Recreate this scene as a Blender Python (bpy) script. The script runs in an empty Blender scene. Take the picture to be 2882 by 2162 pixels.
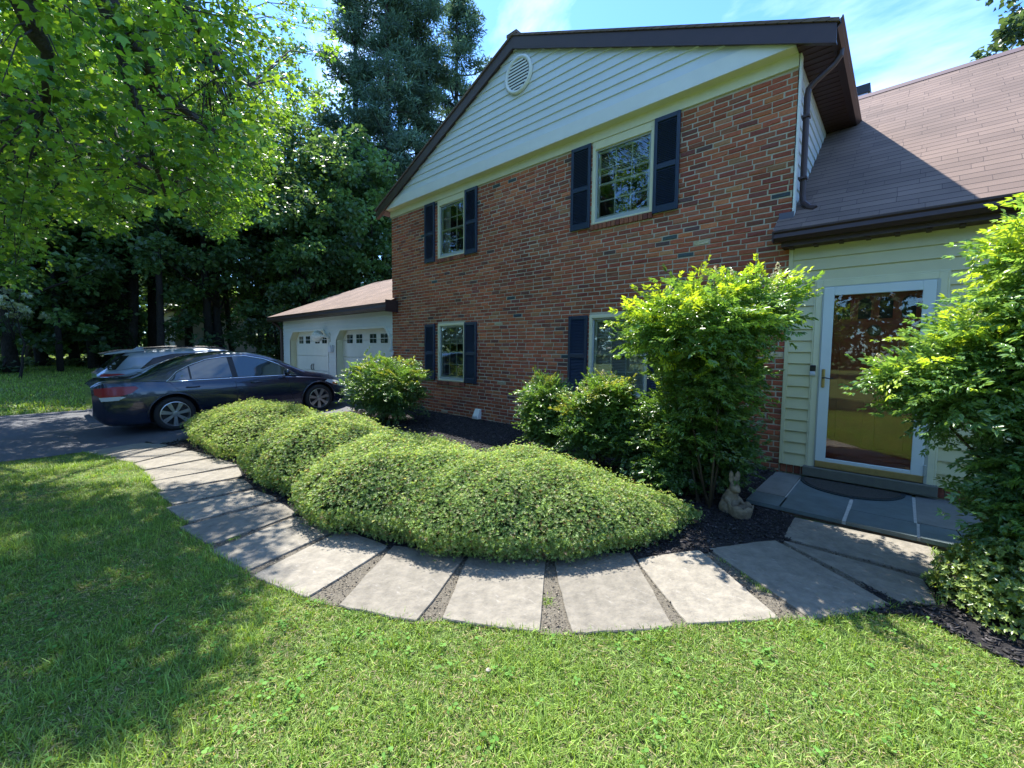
import bpy, bmesh, math, random
import numpy as np
from mathutils import Vector, Matrix
R = math.radians
rng = np.random.default_rng(7)
random.seed(7)
scene = bpy.context.scene
COL = scene.collection

# ------------------------------------------------------------------ camera
PW, PH = 2882.0, 2162.0
F_PX, PCX, PCY = 1193.22, 1461.81, 1064.67
CAMP = Vector((4.0884, -5.9044, 1.4388))
_y, _t, _r = R(42.0222), R(-3.6635), R(0.6344)
FW = Vector((-math.sin(_y)*math.cos(_t), math.cos(_y)*math.cos(_t), math.sin(_t)))
RT = Vector((math.cos(_y), math.sin(_y), 0)); UP = RT.cross(FW)
RT, UP = RT*math.cos(_r)+UP*math.sin(_r), UP*math.cos(_r)-RT*math.sin(_r)
cam_d = bpy.data.cameras.new('camera'); cam = bpy.data.objects.new('camera', cam_d); COL.objects.link(cam)
cam.matrix_world = Matrix(((RT.x, UP.x, -FW.x, CAMP.x), (RT.y, UP.y, -FW.y, CAMP.y), (RT.z, UP.z, -FW.z, CAMP.z), (0, 0, 0, 1)))
cam_d.sensor_width = 36; cam_d.lens = F_PX/PW*36
cam_d.shift_x = -(PCX-PW/2)/PW; cam_d.shift_y = (PCY-PH/2)/PW
cam_d.clip_start = 0.05; cam_d.clip_end = 2000
scene.camera = cam

# ------------------------------------------------------------------ light
SUN = Vector((-0.507, 0.19, 1.0)).normalized()
SUN_EL = math.asin(SUN.z)
SUN_AZ = math.atan2(SUN.x, SUN.y)
EXPOSURE = 1.42
w = bpy.data.worlds.new('World'); scene.world = w; w.use_nodes = True
nt = w.node_tree; nt.nodes.clear()
def N(nt, t, **kw):
    n = nt.nodes.new(t)
    for k, v in kw.items(): setattr(n, k, v)
    return n
sky = N(nt, 'ShaderNodeTexSky'); sky.sky_type = 'NISHITA'; sky.sun_disc = False
sky.sun_elevation = SUN_EL; sky.sun_rotation = SUN_AZ % (2*math.pi)
sky.air_density = 1.0; sky.dust_density = 0.3; sky.ozone_density = 3.0; sky.altitude = 100
tc = N(nt, 'ShaderNodeTexCoord'); mp = N(nt, 'ShaderNodeMapping'); mp.inputs['Rotation'].default_value = (0, 0, R(35)); mp.inputs['Scale'].default_value = (1.0, 4.5, 3.5)
nz = N(nt, 'ShaderNodeTexNoise'); nz.inputs['Scale'].default_value = 1.7; nz.inputs['Detail'].default_value = 9; nz.inputs['Roughness'].default_value = 0.58
cr = N(nt, 'ShaderNodeValToRGB'); cr.color_ramp.elements[0].position = 0.48; cr.color_ramp.elements[1].position = 0.82
cr.color_ramp.elements[1].color = (0.6, 0.6, 0.6, 1)
mixc = N(nt, 'ShaderNodeMixRGB'); mixc.inputs['Color2'].default_value = (6.0, 7.4, 8.6, 1)
bg = N(nt, 'ShaderNodeBackground'); bg.inputs['Strength'].default_value = 0.15
ow = N(nt, 'ShaderNodeOutputWorld')
L = nt.links.new
L(tc.outputs['Generated'], mp.inputs['Vector']); L(mp.outputs[0], nz.inputs['Vector']); L(nz.outputs[0], cr.inputs[0])
skm = N(nt, 'ShaderNodeVectorMath', operation='MULTIPLY'); skm.inputs[1].default_value = (.54, .83, 1.16); L(sky.outputs[0], skm.inputs[0])
L(cr.outputs[0], mixc.inputs['Fac']); L(skm.outputs[0], mixc.inputs['Color1']); L(mixc.outputs[0], bg.inputs[0]); L(bg.outputs[0], ow.inputs[0])
sd = bpy.data.lights.new('sun', 'SUN'); sd.energy = 4.6; sd.angle = R(0.53); sd.color = (1.0, 0.955, 0.88)
so = bpy.data.objects.new('sun', sd); COL.objects.link(so)
so.rotation_euler = SUN.to_track_quat('Z', 'Y').to_euler(); so.location = (0, 0, 30)
scene.view_settings.view_transform = 'Standard'; scene.view_settings.look = 'None'
scene.view_settings.gamma = 1.0; scene.view_settings.exposure = EXPOSURE
scene.cycles.max_bounces = 8; scene.cycles.transparent_max_bounces = 12

# ------------------------------------------------------------------ measuring helpers: pixel of the photo -> point on a world plane
def ray(u, v):
    return (FW*F_PX + RT*(u-PCX) - UP*(v-PCY)).normalized()
def onz(u, v, z=0.0):
    d = ray(u, v); return CAMP + d*((z-CAMP.z)/d.z)
def ony(u, v, y=0.0):
    d = ray(u, v); return CAMP + d*((y-CAMP.y)/d.y)
def proj_np(P):
    d = P - np.array(CAMP); z = d @ np.array(FW)
    zz = np.where(z > 0.05, z, 0.05)
    u = PCX + F_PX*(d @ np.array(RT))/zz; v = PCY - F_PX*(d @ np.array(UP))/zz
    return u, v, z
def sst(a, b, x):
    t = np.clip((x-a)/(b-a), 0, 1); return t*t*(3-2*t)
def gz(x, y):
    """height of the ground"""
    x = np.asarray(x, float); y = np.asarray(y, float)
    floor = -0.12 - 0.08*sst(-2.5, -6.0, x)
    slope = 0.04*np.minimum(y, 0.0)
    z = np.maximum(slope, floor)
    z = z + 0.045*np.maximum(-11.5-x, 0) - 0.035*np.maximum(-45-x, 0)
    return z
def gzf(x, y): return float(gz(x, y))
def ong(u, v, off=0.0):
    z = -0.1
    for _ in range(6):
        p = onz(u, v, z+off); z = gzf(p.x, p.y)
    return Vector((p.x, p.y, z+off))

# ------------------------------------------------------------------ object helpers
def tag(o, label=None, cat=None, group=None, kind=None):
    if label: o['label'] = label
    if cat: o['category'] = cat
    if group: o['group'] = group
    if kind: o['kind'] = kind
    return o
def thing(name, label, cat, loc=(0, 0, 0), group=None, rz=0.0):
    o = bpy.data.objects.new(name, None); COL.objects.link(o); o.location = loc; o.rotation_euler = (0, 0, rz)
    o.empty_display_size = 0.2
    return tag(o, label, cat, group)
def link(name, me, parent=None, label=None):
    o = bpy.data.objects.new(name, me); COL.objects.link(o)
    if parent is not None:
        o.parent = parent
        M = parent_world(parent)
        o.matrix_parent_inverse = M.inverted()
    if label: o['label'] = label
    return o
def parent_world(p):
    M = Matrix.Translation(p.location) @ p.rotation_euler.to_matrix().to_4x4() if p.type == 'EMPTY' or p.location.length else Matrix.Identity(4)
    if p.type != 'EMPTY': M = Matrix.Identity(4)
    return M
class MB:
    def __init__(s): s.v = []; s.f = []; s.m = []; s.c = []
    def quad(s, a, b, c, d, mi=0, col=None):
        i = len(s.v); s.v += [tuple(a), tuple(b), tuple(c), tuple(d)]; s.f.append((i, i+1, i+2, i+3)); s.m.append(mi)
        if col is not None: s.c += [col]*4
    def poly(s, pts, mi=0, col=None):
        i = len(s.v); s.v += [tuple(p) for p in pts]; s.f.append(tuple(range(i, i+len(pts)))); s.m.append(mi)
        if col is not None: s.c += [col]*len(pts)
    def box(s, x0, x1, y0, y1, z0, z1, mi=0, bev=0.0, M=None, col=None):
        if bev <= 0:
            P = [(x, y, z) for x in (x0, x1) for y in (y0, y1) for z in (z0, z1)]
            F = [(0, 1, 3, 2), (4, 6, 7, 5), (0, 4, 5, 1), (2, 3, 7, 6), (0, 2, 6, 4), (1, 5, 7, 3)]
        else:
            b = min(bev, (x1-x0)*.45, (y1-y0)*.45, (z1-z0)*.45); P = []; idx = {}
            cx = ((x0, x0+b), (x1, x1-b)); cy = ((y0, y0+b), (y1, y1-b)); cz = ((z0, z0+b), (z1, z1-b))
            for i in (0, 1):
                for j in (0, 1):
                    for k in (0, 1):
                        for ax in range(3):
                            idx[(i, j, k, ax)] = len(P)
                            P.append((cx[i][0 if ax == 0 else 1], cy[j][0 if ax == 1 else 1], cz[k][0 if ax == 2 else 1]))
            F = []
            for s_ in (0, 1):
                a = [idx[(s_, j, k, 0)] for j, k in ((0, 0), (1, 0), (1, 1), (0, 1))]; F.append(tuple(a if s_ else a[::-1]))
                a = [idx[(i, s_, k, 1)] for i, k in ((0, 0), (1, 0), (1, 1), (0, 1))]; F.append(tuple(a[::-1] if s_ else a))
                a = [idx[(i, j, s_, 2)] for i, j in ((0, 0), (1, 0), (1, 1), (0, 1))]; F.append(tuple(a if s_ else a[::-1]))
            for p in (0, 1):
                for q in (0, 1):
                    F.append((idx[(p, q, 0, 0)], idx[(p, q, 1, 0)], idx[(p, q, 1, 1)], idx[(p, q, 0, 1)]))
                    F.append((idx[(p, 0, q, 0)], idx[(p, 1, q, 0)], idx[(p, 1, q, 2)], idx[(p, 0, q, 2)]))
                    F.append((idx[(0, p, q, 1)], idx[(1, p, q, 1)], idx[(1, p, q, 2)], idx[(0, p, q, 2)]))
                    for r_ in (0, 1): F.append((idx[(p, q, r_, 0)], idx[(p, q, r_, 1)], idx[(p, q, r_, 2)]))
        o = len(s.v)
        for p in P: s.v.append(tuple(M @ Vector(p)) if M is not None else p)
        for f in F: s.f.append(tuple(o+i for i in f)); s.m.append(mi)
        if col is not None: s.c += [col]*len(P)
    def prism(s, pts, axis, a0, a1, mi=0):
        """pts = 2-D outline in the two other axes (order x,y,z without axis)"""
        def P(p, a):
            q = list(p); q.insert(axis, a); return tuple(q)
        n = len(pts); o = len(s.v)
        s.v += [P(p, a0) for p in pts] + [P(p, a1) for p in pts]
        s.f.append(tuple(o+i for i in range(n))); s.f.append(tuple(o+n+i for i in reversed(range(n)))); s.m += [mi, mi]
        for i in range(n):
            j = (i+1) % n; s.f.append((o+i, o+n+i, o+n+j, o+j)); s.m.append(mi)
    def tube(s, path, rad, n=8, mi=0, caps=True):
        path = [Vector(p) for p in path]; o = len(s.v)
        if not hasattr(rad, '__len__'): rad = [rad]*len(path)
        up = Vector((0, 0, 1)); prev = None
        for i, p in enumerate(path):
            t = (path[min(i+1, len(path)-1)]-path[max(i-1, 0)])
            t = t.normalized() if t.length > 1e-9 else Vector((0, 0, 1))
            if prev is None:
                a = t.cross(up if abs(t.z) < .9 else Vector((1, 0, 0))).normalized()
            else:
                a = (prev - t*prev.dot(t))
                a = a.normalized() if a.length > 1e-6 else t.cross(Vector((1, 0, 0))).normalized()
            prev = a; b = t.cross(a)
            for k in range(n):
                th = 2*math.pi*k/n; s.v.append(tuple(p + (a*math.cos(th)+b*math.sin(th))*rad[i]))
        for i in range(len(path)-1):
            for k in range(n):
                k2 = (k+1) % n
                s.f.append((o+i*n+k, o+i*n+k2, o+(i+1)*n+k2, o+(i+1)*n+k)); s.m.append(mi)
        if caps:
            s.f.append(tuple(o+k for k in reversed(range(n)))); s.f.append(tuple(o+(len(path)-1)*n+k for k in range(n))); s.m += [mi, mi]
    def lathe(s, prof, center, axis=2, n=24, mi=0, wob=None):
        """prof list of (r, h)"""
        o = len(s.v); c = Vector(center)
        for r, h in prof:
            for k in range(n):
                th = 2*math.pi*k/n; a, b = r*math.cos(th), r*math.sin(th)
                q = [a, b]; q.insert(axis, h); s.v.append(tuple(c+Vector(q)))
        for i in range(len(prof)-1):
            for k in range(n):
                k2 = (k+1) % n; s.f.append((o+i*n+k, o+i*n+k2, o+(i+1)*n+k2, o+(i+1)*n+k)); s.m.append(mi)
    def build(s, name, mats, parent=None, smooth=False, label=None, uv=None, recalc=True):
        me = bpy.data.meshes.new(name); me.from_pydata(s.v, [], s.f)
        if not isinstance(mats, (list, tuple)): mats = [mats]
        for m in mats: me.materials.append(m)
        me.polygons.foreach_set('material_index', s.m)
        if s.c:
            at = me.color_attributes.new('col', 'FLOAT_COLOR', 'POINT')
            at.data.foreach_set('color', np.array([tuple(c)+(1,) if len(c) == 3 else c for c in s.c], np.float32).ravel())
        if recalc:
            bm = bmesh.new(); bm.from_mesh(me); bmesh.ops.recalc_face_normals(bm, faces=bm.faces); bm.to_mesh(me); bm.free()
        if uv:
            ul = me.uv_layers.new(name='uv')
            for p in me.polygons:
                for li in p.loop_indices: ul.data[li].uv = uv(me.vertices[me.loops[li].vertex_index].co)
        if smooth: me.polygons.foreach_set('use_smooth', [True]*len(me.polygons))
        me.update()
        return link(name, me, parent, label)
def np_mesh(name, V, T, mat, col=None, parent=None, smooth=False, label=None):
    me = bpy.data.meshes.new(name); V = np.asarray(V, np.float32); T = np.asarray(T, np.int32)
    nf, k = T.shape
    me.vertices.add(len(V)); me.vertices.foreach_set('co', V.ravel())
    me.loops.add(nf*k); me.loops.foreach_set('vertex_index', T.ravel())
    me.polygons.add(nf); me.polygons.foreach_set('loop_start', np.arange(0, nf*k, k, dtype=np.int32))
    me.update(calc_edges=True)
    if col is not None:
        at = me.color_attributes.new('col', 'FLOAT_COLOR', 'POINT')
        c4 = np.ones((len(V), 4), np.float32); c4[:, :3] = col; at.data.foreach_set('color', c4.ravel())
    for m in (mat if isinstance(mat, (list, tuple)) else [mat]): me.materials.append(m)
    if smooth: me.polygons.foreach_set('use_smooth', np.ones(nf, bool))
    me.update(); me.validate()
    return link(name, me, parent, label)
def inpoly(x, y, poly):
    x = np.asarray(x); y = np.asarray(y); r = np.zeros(x.shape, bool); n = len(poly)
    for i in range(n):
        x0, y0 = poly[i]; x1, y1 = poly[(i+1) % n]
        c = ((y0 > y) != (y1 > y))
        with np.errstate(divide='ignore', invalid='ignore'):
            xi = (x1-x0)*(y-y0)/((y1-y0) if y1 != y0 else 1e-12)+x0
        r ^= c & (x < xi)
    return r

# ------------------------------------------------------------------ materials
def mat(name, color=(.5, .5, .5), rough=.6, metal=0, spec=.5, coat=0, bump=None, var=None, attr=False, coords='Object'):
    """var=(scale, amount, detail) brightness mottling; bump=(scale,strength,dist)"""
    m = bpy.data.materials.new(name); m.use_nodes = True; nt = m.node_tree; b = nt.nodes['Principled BSDF']
    b.inputs['Roughness'].default_value = rough; b.inputs['Metallic'].default_value = metal
    b.inputs['Specular IOR Level'].default_value = spec; b.inputs['Coat Weight'].default_value = coat; b.inputs['Coat Roughness'].default_value = .04
    L = nt.links.new
    tc = N(nt, 'ShaderNodeTexCoord')
    src = None
    if attr:
        a = N(nt, 'ShaderNodeAttribute'); a.attribute_name = 'col'; src = a.outputs['Color']
    if var:
        n = N(nt, 'ShaderNodeTexNoise'); n.inputs['Scale'].default_value = var[0]; n.inputs['Detail'].default_value = var[2] if len(var) > 2 else 4
        n.inputs['Roughness'].default_value = .65
        L(tc.outputs[coords], n.inputs['Vector'])
        mr = N(nt, 'ShaderNodeMapRange'); mr.inputs['From Min'].default_value = .3; mr.inputs['From Max'].default_value = .7
        mr.inputs['To Min'].default_value = 1-var[1]; mr.inputs['To Max'].default_value = 1+var[1]; L(n.outputs[0], mr.inputs[0])
        mx = N(nt, 'ShaderNodeVectorMath', operation='SCALE')
        if src is not None: L(src, mx.inputs[0])
        else: mx.inputs[0].default_value = color
        L(mr.outputs[0], mx.inputs['Scale']); src = mx.outputs[0]
    if src is not None: L(src, b.inputs['Base Color'])
    else: b.inputs['Base Color'].default_value = (*color, 1)
    if bump:
        n2 = N(nt, 'ShaderNodeTexNoise'); n2.inputs['Scale'].default_value = bump[0]; n2.inputs['Detail'].default_value = 5
        L(tc.outputs[coords], n2.inputs['Vector'])
        bp = N(nt, 'ShaderNodeBump'); bp.inputs['Strength'].default_value = bump[1]; bp.inputs['Distance'].default_value = bump[2]
        L(n2.outputs[0], bp.inputs['Height']); L(bp.outputs[0], b.inputs['Normal'])
    return m
def leafmat(name, trans=.35, rough=.40, spec=.5, tint=(1.5, 1.35, .55)):
    m = bpy.data.materials.new(name); m.use_nodes = True; nt = m.node_tree; b = nt.nodes['Principled BSDF']; L = nt.links.new
    a = N(nt, 'ShaderNodeAttribute'); a.attribute_name = 'col'
    L(a.outputs['Color'], b.inputs['Base Color']); b.inputs['Roughness'].default_value = rough; b.inputs['Specular IOR Level'].default_value = spec
    tr = N(nt, 'ShaderNodeBsdfTranslucent'); vm = N(nt, 'ShaderNodeVectorMath', operation='MULTIPLY'); vm.inputs[1].default_value = tint
    L(a.outputs['Color'], vm.inputs[0]); L(vm.outputs[0], tr.inputs[0])
    mx = N(nt, 'ShaderNodeMixShader'); mx.inputs[0].default_value = trans
    L(b.outputs[0], mx.inputs[1]); L(tr.outputs[0], mx.inputs[2])
    L(mx.outputs[0], nt.nodes['Material Output'].inputs[0])
    return m
M = {}
M['brick'] = mat('brick', rough=.85, attr=True, var=(38, .22, 6), bump=(140, .5, .004))
M['mortar'] = mat('mortar', (.46, .42, .33), rough=.95, var=(30, .12), bump=(90, .5, .004))
M['white'] = mat('white_paint', (.71, .72, .67), rough=.45, var=(3, .04))
M['cream'] = mat('cream_trim', (.66, .64, .44), rough=.5, var=(5, .05))
M['vinyl'] = mat('vinyl_siding', (.62, .66, .65), rough=.42, var=(2.5, .04), bump=(60, .06, .002))
M['beige'] = mat('beige_siding', (.58, .55, .34), rough=.45, var=(2.5, .05), bump=(60, .06, .002))
M['brown'] = mat('brown_metal', (.046, .024, .022), rough=.42, var=(6, .12))
M['soffit'] = mat('brown_soffit', (.055, .025, .022), rough=.55)
M['navy'] = mat('navy_shutter', (.016, .030, .062), rough=.30, var=(8, .1))
M['sash'] = mat('sash_paint', (.36, .40, .40), rough=.4)
M['dark'] = mat('dark_room', (.02, .02, .022), rough=.9)
M['curtain'] = mat('curtain_fabric', (.55, .55, .5), rough=.9)
M['blind'] = mat('window_blind', (.6, .6, .56), rough=.7)
M['door_alu'] = mat('storm_door_white', (.62, .68, .68), rough=.35)
M['brass'] = mat('brass', (.42, .31, .14), rough=.32, metal=.75, var=(20, .12))
M['wood'] = mat('red_wood', (.22, .045, .026), rough=.35, var=(4, .25))
M['black'] = mat('black_plastic', (.012, .012, .014), rough=.4)
M['rubber'] = mat('tyre_rubber', (.016, .016, .017), rough=.75)
M['alloy'] = mat('alloy_wheel', (.58, .58, .60), rough=.28, metal=.85)
M['chrome'] = mat('chrome_trim', (.75, .75, .78), rough=.12, metal=1)
M['bluepaint'] = mat('dark_blue_paint', (.011, .018, .045), rough=.26, metal=.35, coat=1, spec=.6)
M['silver'] = mat('silver_paint', (.26, .31, .38), rough=.3, metal=.5, coat=.9)
M['carglass'] = mat('car_glass', (.03, .05, .055), rough=.04, spec=1.0, coat=1)
M['redlens'] = mat('red_lens', (.34, .008, .012), rough=.3, coat=.3)
M['clearlens'] = mat('clear_lens', (.62, .64, .66), rough=.08, coat=1)
M['amber'] = mat('amber_lens', (.65, .16, .02), rough=.12, coat=1)
M['stone'] = mat('flagstone', (.205, .184, .148), rough=.88, var=(9, .30, 10), bump=(26, 1.0, .012))
M['bluestone'] = mat('bluestone', (.105, .140, .145), rough=.6, var=(6, .22, 7), bump=(30, .3, .004))
M['greystone'] = mat('grey_bluestone', (.17, .175, .165), rough=.6, var=(6, .2, 7), bump=(30, .3, .004))
M['concrete'] = mat('concrete', (.13, .13, .105), rough=.9, var=(12, .15), bump=(60, .4, .003))
M['mat'] = mat('door_mat', (.045, .042, .036), rough=.95, var=(60, .5, 2), bump=(300, 1, .004))
M['mulch'] = mat('mulch_soil', (.014, .012, .013), rough=.95, var=(30, .5, 6), bump=(45, 1, .03))
M['chips'] = mat('mulch_chips', rough=.7, attr=True, spec=.5)
M['asphalt'] = mat('asphalt', (.070, .074, .085), rough=.75, var=(1.1, .18, 8), bump=(120, .5, .006))
M['gravel'] = mat('joint_gravel', (.12, .105, .08), rough=.95, var=(70, .55, 6), bump=(120, 1, .01))
M['lawn'] = mat('lawn_soil', (.105, .150, .036), rough=.95, var=(9, .45, 9), bump=(60, 1, .03))
M['bark'] = mat('bark', (.050, .043, .036), rough=.95, var=(9, .4, 6), bump=(14, 1, .05))
M['barkdark'] = mat('dark_bark', (.022, .020, .018), rough=.95, var=(9, .4, 6), bump=(14, 1, .05))
M['twig'] = mat('twig', (.07, .055, .035), rough=.9)
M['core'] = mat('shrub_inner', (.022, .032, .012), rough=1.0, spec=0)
M['leaf'] = leafmat('leaf', .42)
M['leafglossy'] = leafmat('glossy_leaf', .40, rough=.30, spec=.8)
M['needle'] = leafmat('needles', .32, rough=.55, spec=.3, tint=(1.1, 1.1, .6))
M['grass'] = leafmat('grass_blade', .38, rough=.5, spec=.4, tint=(1.35, 1.25, .5))
M['clover'] = leafmat('clover_leaf', .35, rough=.7, spec=.15)
M['privacy'] = mat('privacy_glass', (.006, .008, .010), rough=.08, spec=.5)
M['statue'] = mat('mossy_plaster', (.215, .175, .12), rough=.85, var=(22, .45, 6), bump=(50, .5, .006))
M['flower'] = mat('flower_buds', (.68, .60, .38), rough=.8)
M['greyplastic'] = mat('grey_plastic', (.55, .58, .62), rough=.5)
M['bluegrey'] = mat('blue_grey_box', (.16, .20, .24), rough=.5)
M['metal'] = mat('galvanised_metal', (.5, .55, .6), rough=.35, metal=.8)
M['farwall'] = mat('far_house_wall', (.62, .56, .52), rough=.8)
M['farroof'] = mat('far_house_roof', (.25, .17, .15), rough=.9)
M['oldpaint'] = mat('weathered_white_paint', (.58, .60, .56), rough=.7, var=(18, .3, 5))

def glass_mat(name, rmin=.1, tint=(.75, .82, .8), rmax=.9, wav=.07):
    m = bpy.data.materials.new(name); m.use_nodes = True; nt = m.node_tree; nt.nodes.remove(nt.nodes['Principled BSDF']); L = nt.links.new
    g = N(nt, 'ShaderNodeBsdfGlossy'); g.inputs['Roughness'].default_value = .015; g.inputs['Color'].default_value = (.95, 1, 1, 1)
    t = N(nt, 'ShaderNodeBsdfTransparent'); t.inputs[0].default_value = (*tint, 1)
    fr = N(nt, 'ShaderNodeFresnel'); fr.inputs[0].default_value = 1.5
    mr = N(nt, 'ShaderNodeMapRange'); mr.inputs['To Min'].default_value = rmin; mr.inputs['To Max'].default_value = rmax
    L(fr.outputs[0], mr.inputs[0])
    mx = N(nt, 'ShaderNodeMixShader'); L(mr.outputs[0], mx.inputs[0]); L(t.outputs[0], mx.inputs[1]); L(g.outputs[0], mx.inputs[2])
    # slight waviness of old panes
    n = N(nt, 'ShaderNodeTexNoise'); n.inputs['Scale'].default_value = 2.2; tc = N(nt, 'ShaderNodeTexCoord'); L(tc.outputs['Object'], n.inputs['Vector'])
    bp = N(nt, 'ShaderNodeBump'); bp.inputs['Strength'].default_value = wav; bp.inputs['Distance'].default_value = .02; L(n.outputs[0], bp.inputs['Height']); L(bp.outputs[0], g.inputs['Normal'])
    L(mx.outputs[0], nt.nodes['Material Output'].inputs[0]); return m
M['glass'] = glass_mat('window_glass', .10, (.85, .9, .88))
M['doorglass'] = glass_mat('door_glass', .03, (.95, .9, .86), rmax=.66, wav=.02)

def shingle_mat(name, c1, c2):
    m = bpy.data.materials.new(name); m.use_nodes = True; nt = m.node_tree; b = nt.nodes['Principled BSDF']; L = nt.links.new
    uv = N(nt, 'ShaderNodeUVMap'); uv.uv_map = 'uv'
    br = N(nt, 'ShaderNodeTexBrick'); br.inputs['Scale'].default_value = 1.0; br.inputs['Brick Width'].default_value = .46; br.inputs['Row Height'].default_value = .127
    br.inputs['Mortar Size'].default_value = .0024; br.inputs['Mortar Smooth'].default_value = .1; br.inputs['Bias'].default_value = 0
    br.offset = .37; br.offset_frequency = 2; br.squash = .72; br.squash_frequency = 3
    br.inputs['Color1'].default_value = (*c1, 1); br.inputs['Color2'].default_value = (*c2, 1); br.inputs['Mortar'].default_value = (.08, .052, .045, 1)
    dn = N(nt, 'ShaderNodeTexNoise'); dn.inputs['Scale'].default_value = 2.5; L(uv.outputs[0], dn.inputs['Vector'])
    dv = N(nt, 'ShaderNodeVectorMath', operation='MULTIPLY_ADD'); dv.inputs[1].default_value = (.02, .012, 0); L(dn.outputs['Color'], dv.inputs[0]); L(uv.outputs[0], dv.inputs[2])
    L(dv.outputs[0], br.inputs['Vector'])
    n = N(nt, 'ShaderNodeTexNoise'); n.inputs['Scale'].default_value = 160; n.inputs['Detail'].default_value = 3; L(uv.outputs[0], n.inputs['Vector'])
    n2 = N(nt, 'ShaderNodeTexNoise'); n2.inputs['Scale'].default_value = 1.3; n2.inputs['Detail'].default_value = 6; L(uv.outputs[0], n2.inputs['Vector'])
    ad = N(nt, 'ShaderNodeMath', operation='ADD'); L(n.outputs[0], ad.inputs[0]); L(n2.outputs[0], ad.inputs[1])
    mr = N(nt, 'ShaderNodeMapRange'); mr.inputs['From Min'].default_value = .6; mr.inputs['From Max'].default_value = 1.4; mr.inputs['To Min'].default_value = .6; mr.inputs['To Max'].default_value = 1.4
    L(ad.outputs[0], mr.inputs[0]); sc = N(nt, 'ShaderNodeVectorMath', operation='SCALE'); L(br.outputs['Color'], sc.inputs[0]); L(mr.outputs[0], sc.inputs['Scale'])
    sep = N(nt, 'ShaderNodeSeparateXYZ'); L(dv.outputs[0], sep.inputs[0]); dvd = N(nt, 'ShaderNodeMath', operation='DIVIDE'); dvd.inputs[1].default_value = .127; L(sep.outputs[1], dvd.inputs[0])
    frc = N(nt, 'ShaderNodeMath', operation='FRACT'); L(dvd.outputs[0], frc.inputs[0]); rw = N(nt, 'ShaderNodeValToRGB'); e_ = rw.color_ramp.elements
    e_[0].position = 0; e_[0].color = (.30, .28, .28, 1); e_[1].position = .085; e_[1].color = (.34, .32, .32, 1); x_ = e_.new(.12); x_.color = (1, 1, 1, 1); x_ = e_.new(.9); x_.color = (.94, .94, .94, 1)  # shadow gap under each lapped course, painted as a dark line
    L(frc.outputs[0], rw.inputs[0]); sc2 = N(nt, 'ShaderNodeVectorMath', operation='MULTIPLY'); L(sc.outputs[0], sc2.inputs[0]); L(rw.outputs[0], sc2.inputs[1])
    L(sc2.outputs[0], b.inputs['Base Color']); b.inputs['Roughness'].default_value = .9
    iv = N(nt, 'ShaderNodeMath', operation='SUBTRACT'); iv.inputs[0].default_value = 1.0; L(br.outputs['Fac'], iv.inputs[1])
    bp = N(nt, 'ShaderNodeBump'); bp.inputs['Strength'].default_value = .9; bp.inputs['Distance'].default_value = .008; L(iv.outputs[0], bp.inputs['Height']); L(bp.outputs[0], b.inputs['Normal'])
    return m
M['shingle'] = shingle_mat('asphalt_shingle', (.200, .138, .108), (.152, .104, .083))

# extra tone on the flagstones: scuffs and lichen of their own
def stone_detail(m, seedcol):
    nt = m.node_tree; b = nt.nodes['Principled BSDF']; L = nt.links.new
    tc = N(nt, 'ShaderNodeTexCoord'); oi = N(nt, 'ShaderNodeObjectInfo')
    mpn = N(nt, 'ShaderNodeMapping'); mpn.inputs['Scale'].default_value = (3, 14, 3); L(tc.outputs['Object'], mpn.inputs['Vector'])
    n = N(nt, 'ShaderNodeTexNoise'); n.inputs['Scale'].default_value = 2.2; n.inputs['Detail'].default_value = 10; n.inputs['Roughness'].default_value = .75; n.inputs['Distortion'].default_value = 1.2
    L(mpn.outputs[0], n.inputs['Vector'])
    cr = N(nt, 'ShaderNodeValToRGB'); cr.color_ramp.elements[0].position = .57; cr.color_ramp.elements[1].position = .70
    L(n.outputs[0], cr.inputs[0])
    old = b.inputs['Base Color'].links[0].from_socket
    mx = N(nt, 'ShaderNodeMixRGB'); mx.inputs['Color2'].default_value = seedcol
    ml = N(nt, 'ShaderNodeMath', operation='MULTIPLY'); ml.inputs[1].default_value = .75; L(cr.outputs[0], ml.inputs[0]); L(ml.outputs[0], mx.inputs['Fac']); L(old, mx.inputs['Color1'])
    hv = N(nt, 'ShaderNodeHueSaturation'); mr = N(nt, 'ShaderNodeMapRange'); mr.inputs['To Min'].default_value = .86; mr.inputs['To Max'].default_value = 1.12
    L(oi.outputs['Random'], mr.inputs[0]); L(mr.outputs[0], hv.inputs['Value']); L(mx.outputs[0], hv.inputs['Color']); L(hv.outputs[0], b.inputs['Base Color'])
stone_detail(M['stone'], (.36, .335, .30, 1))

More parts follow.
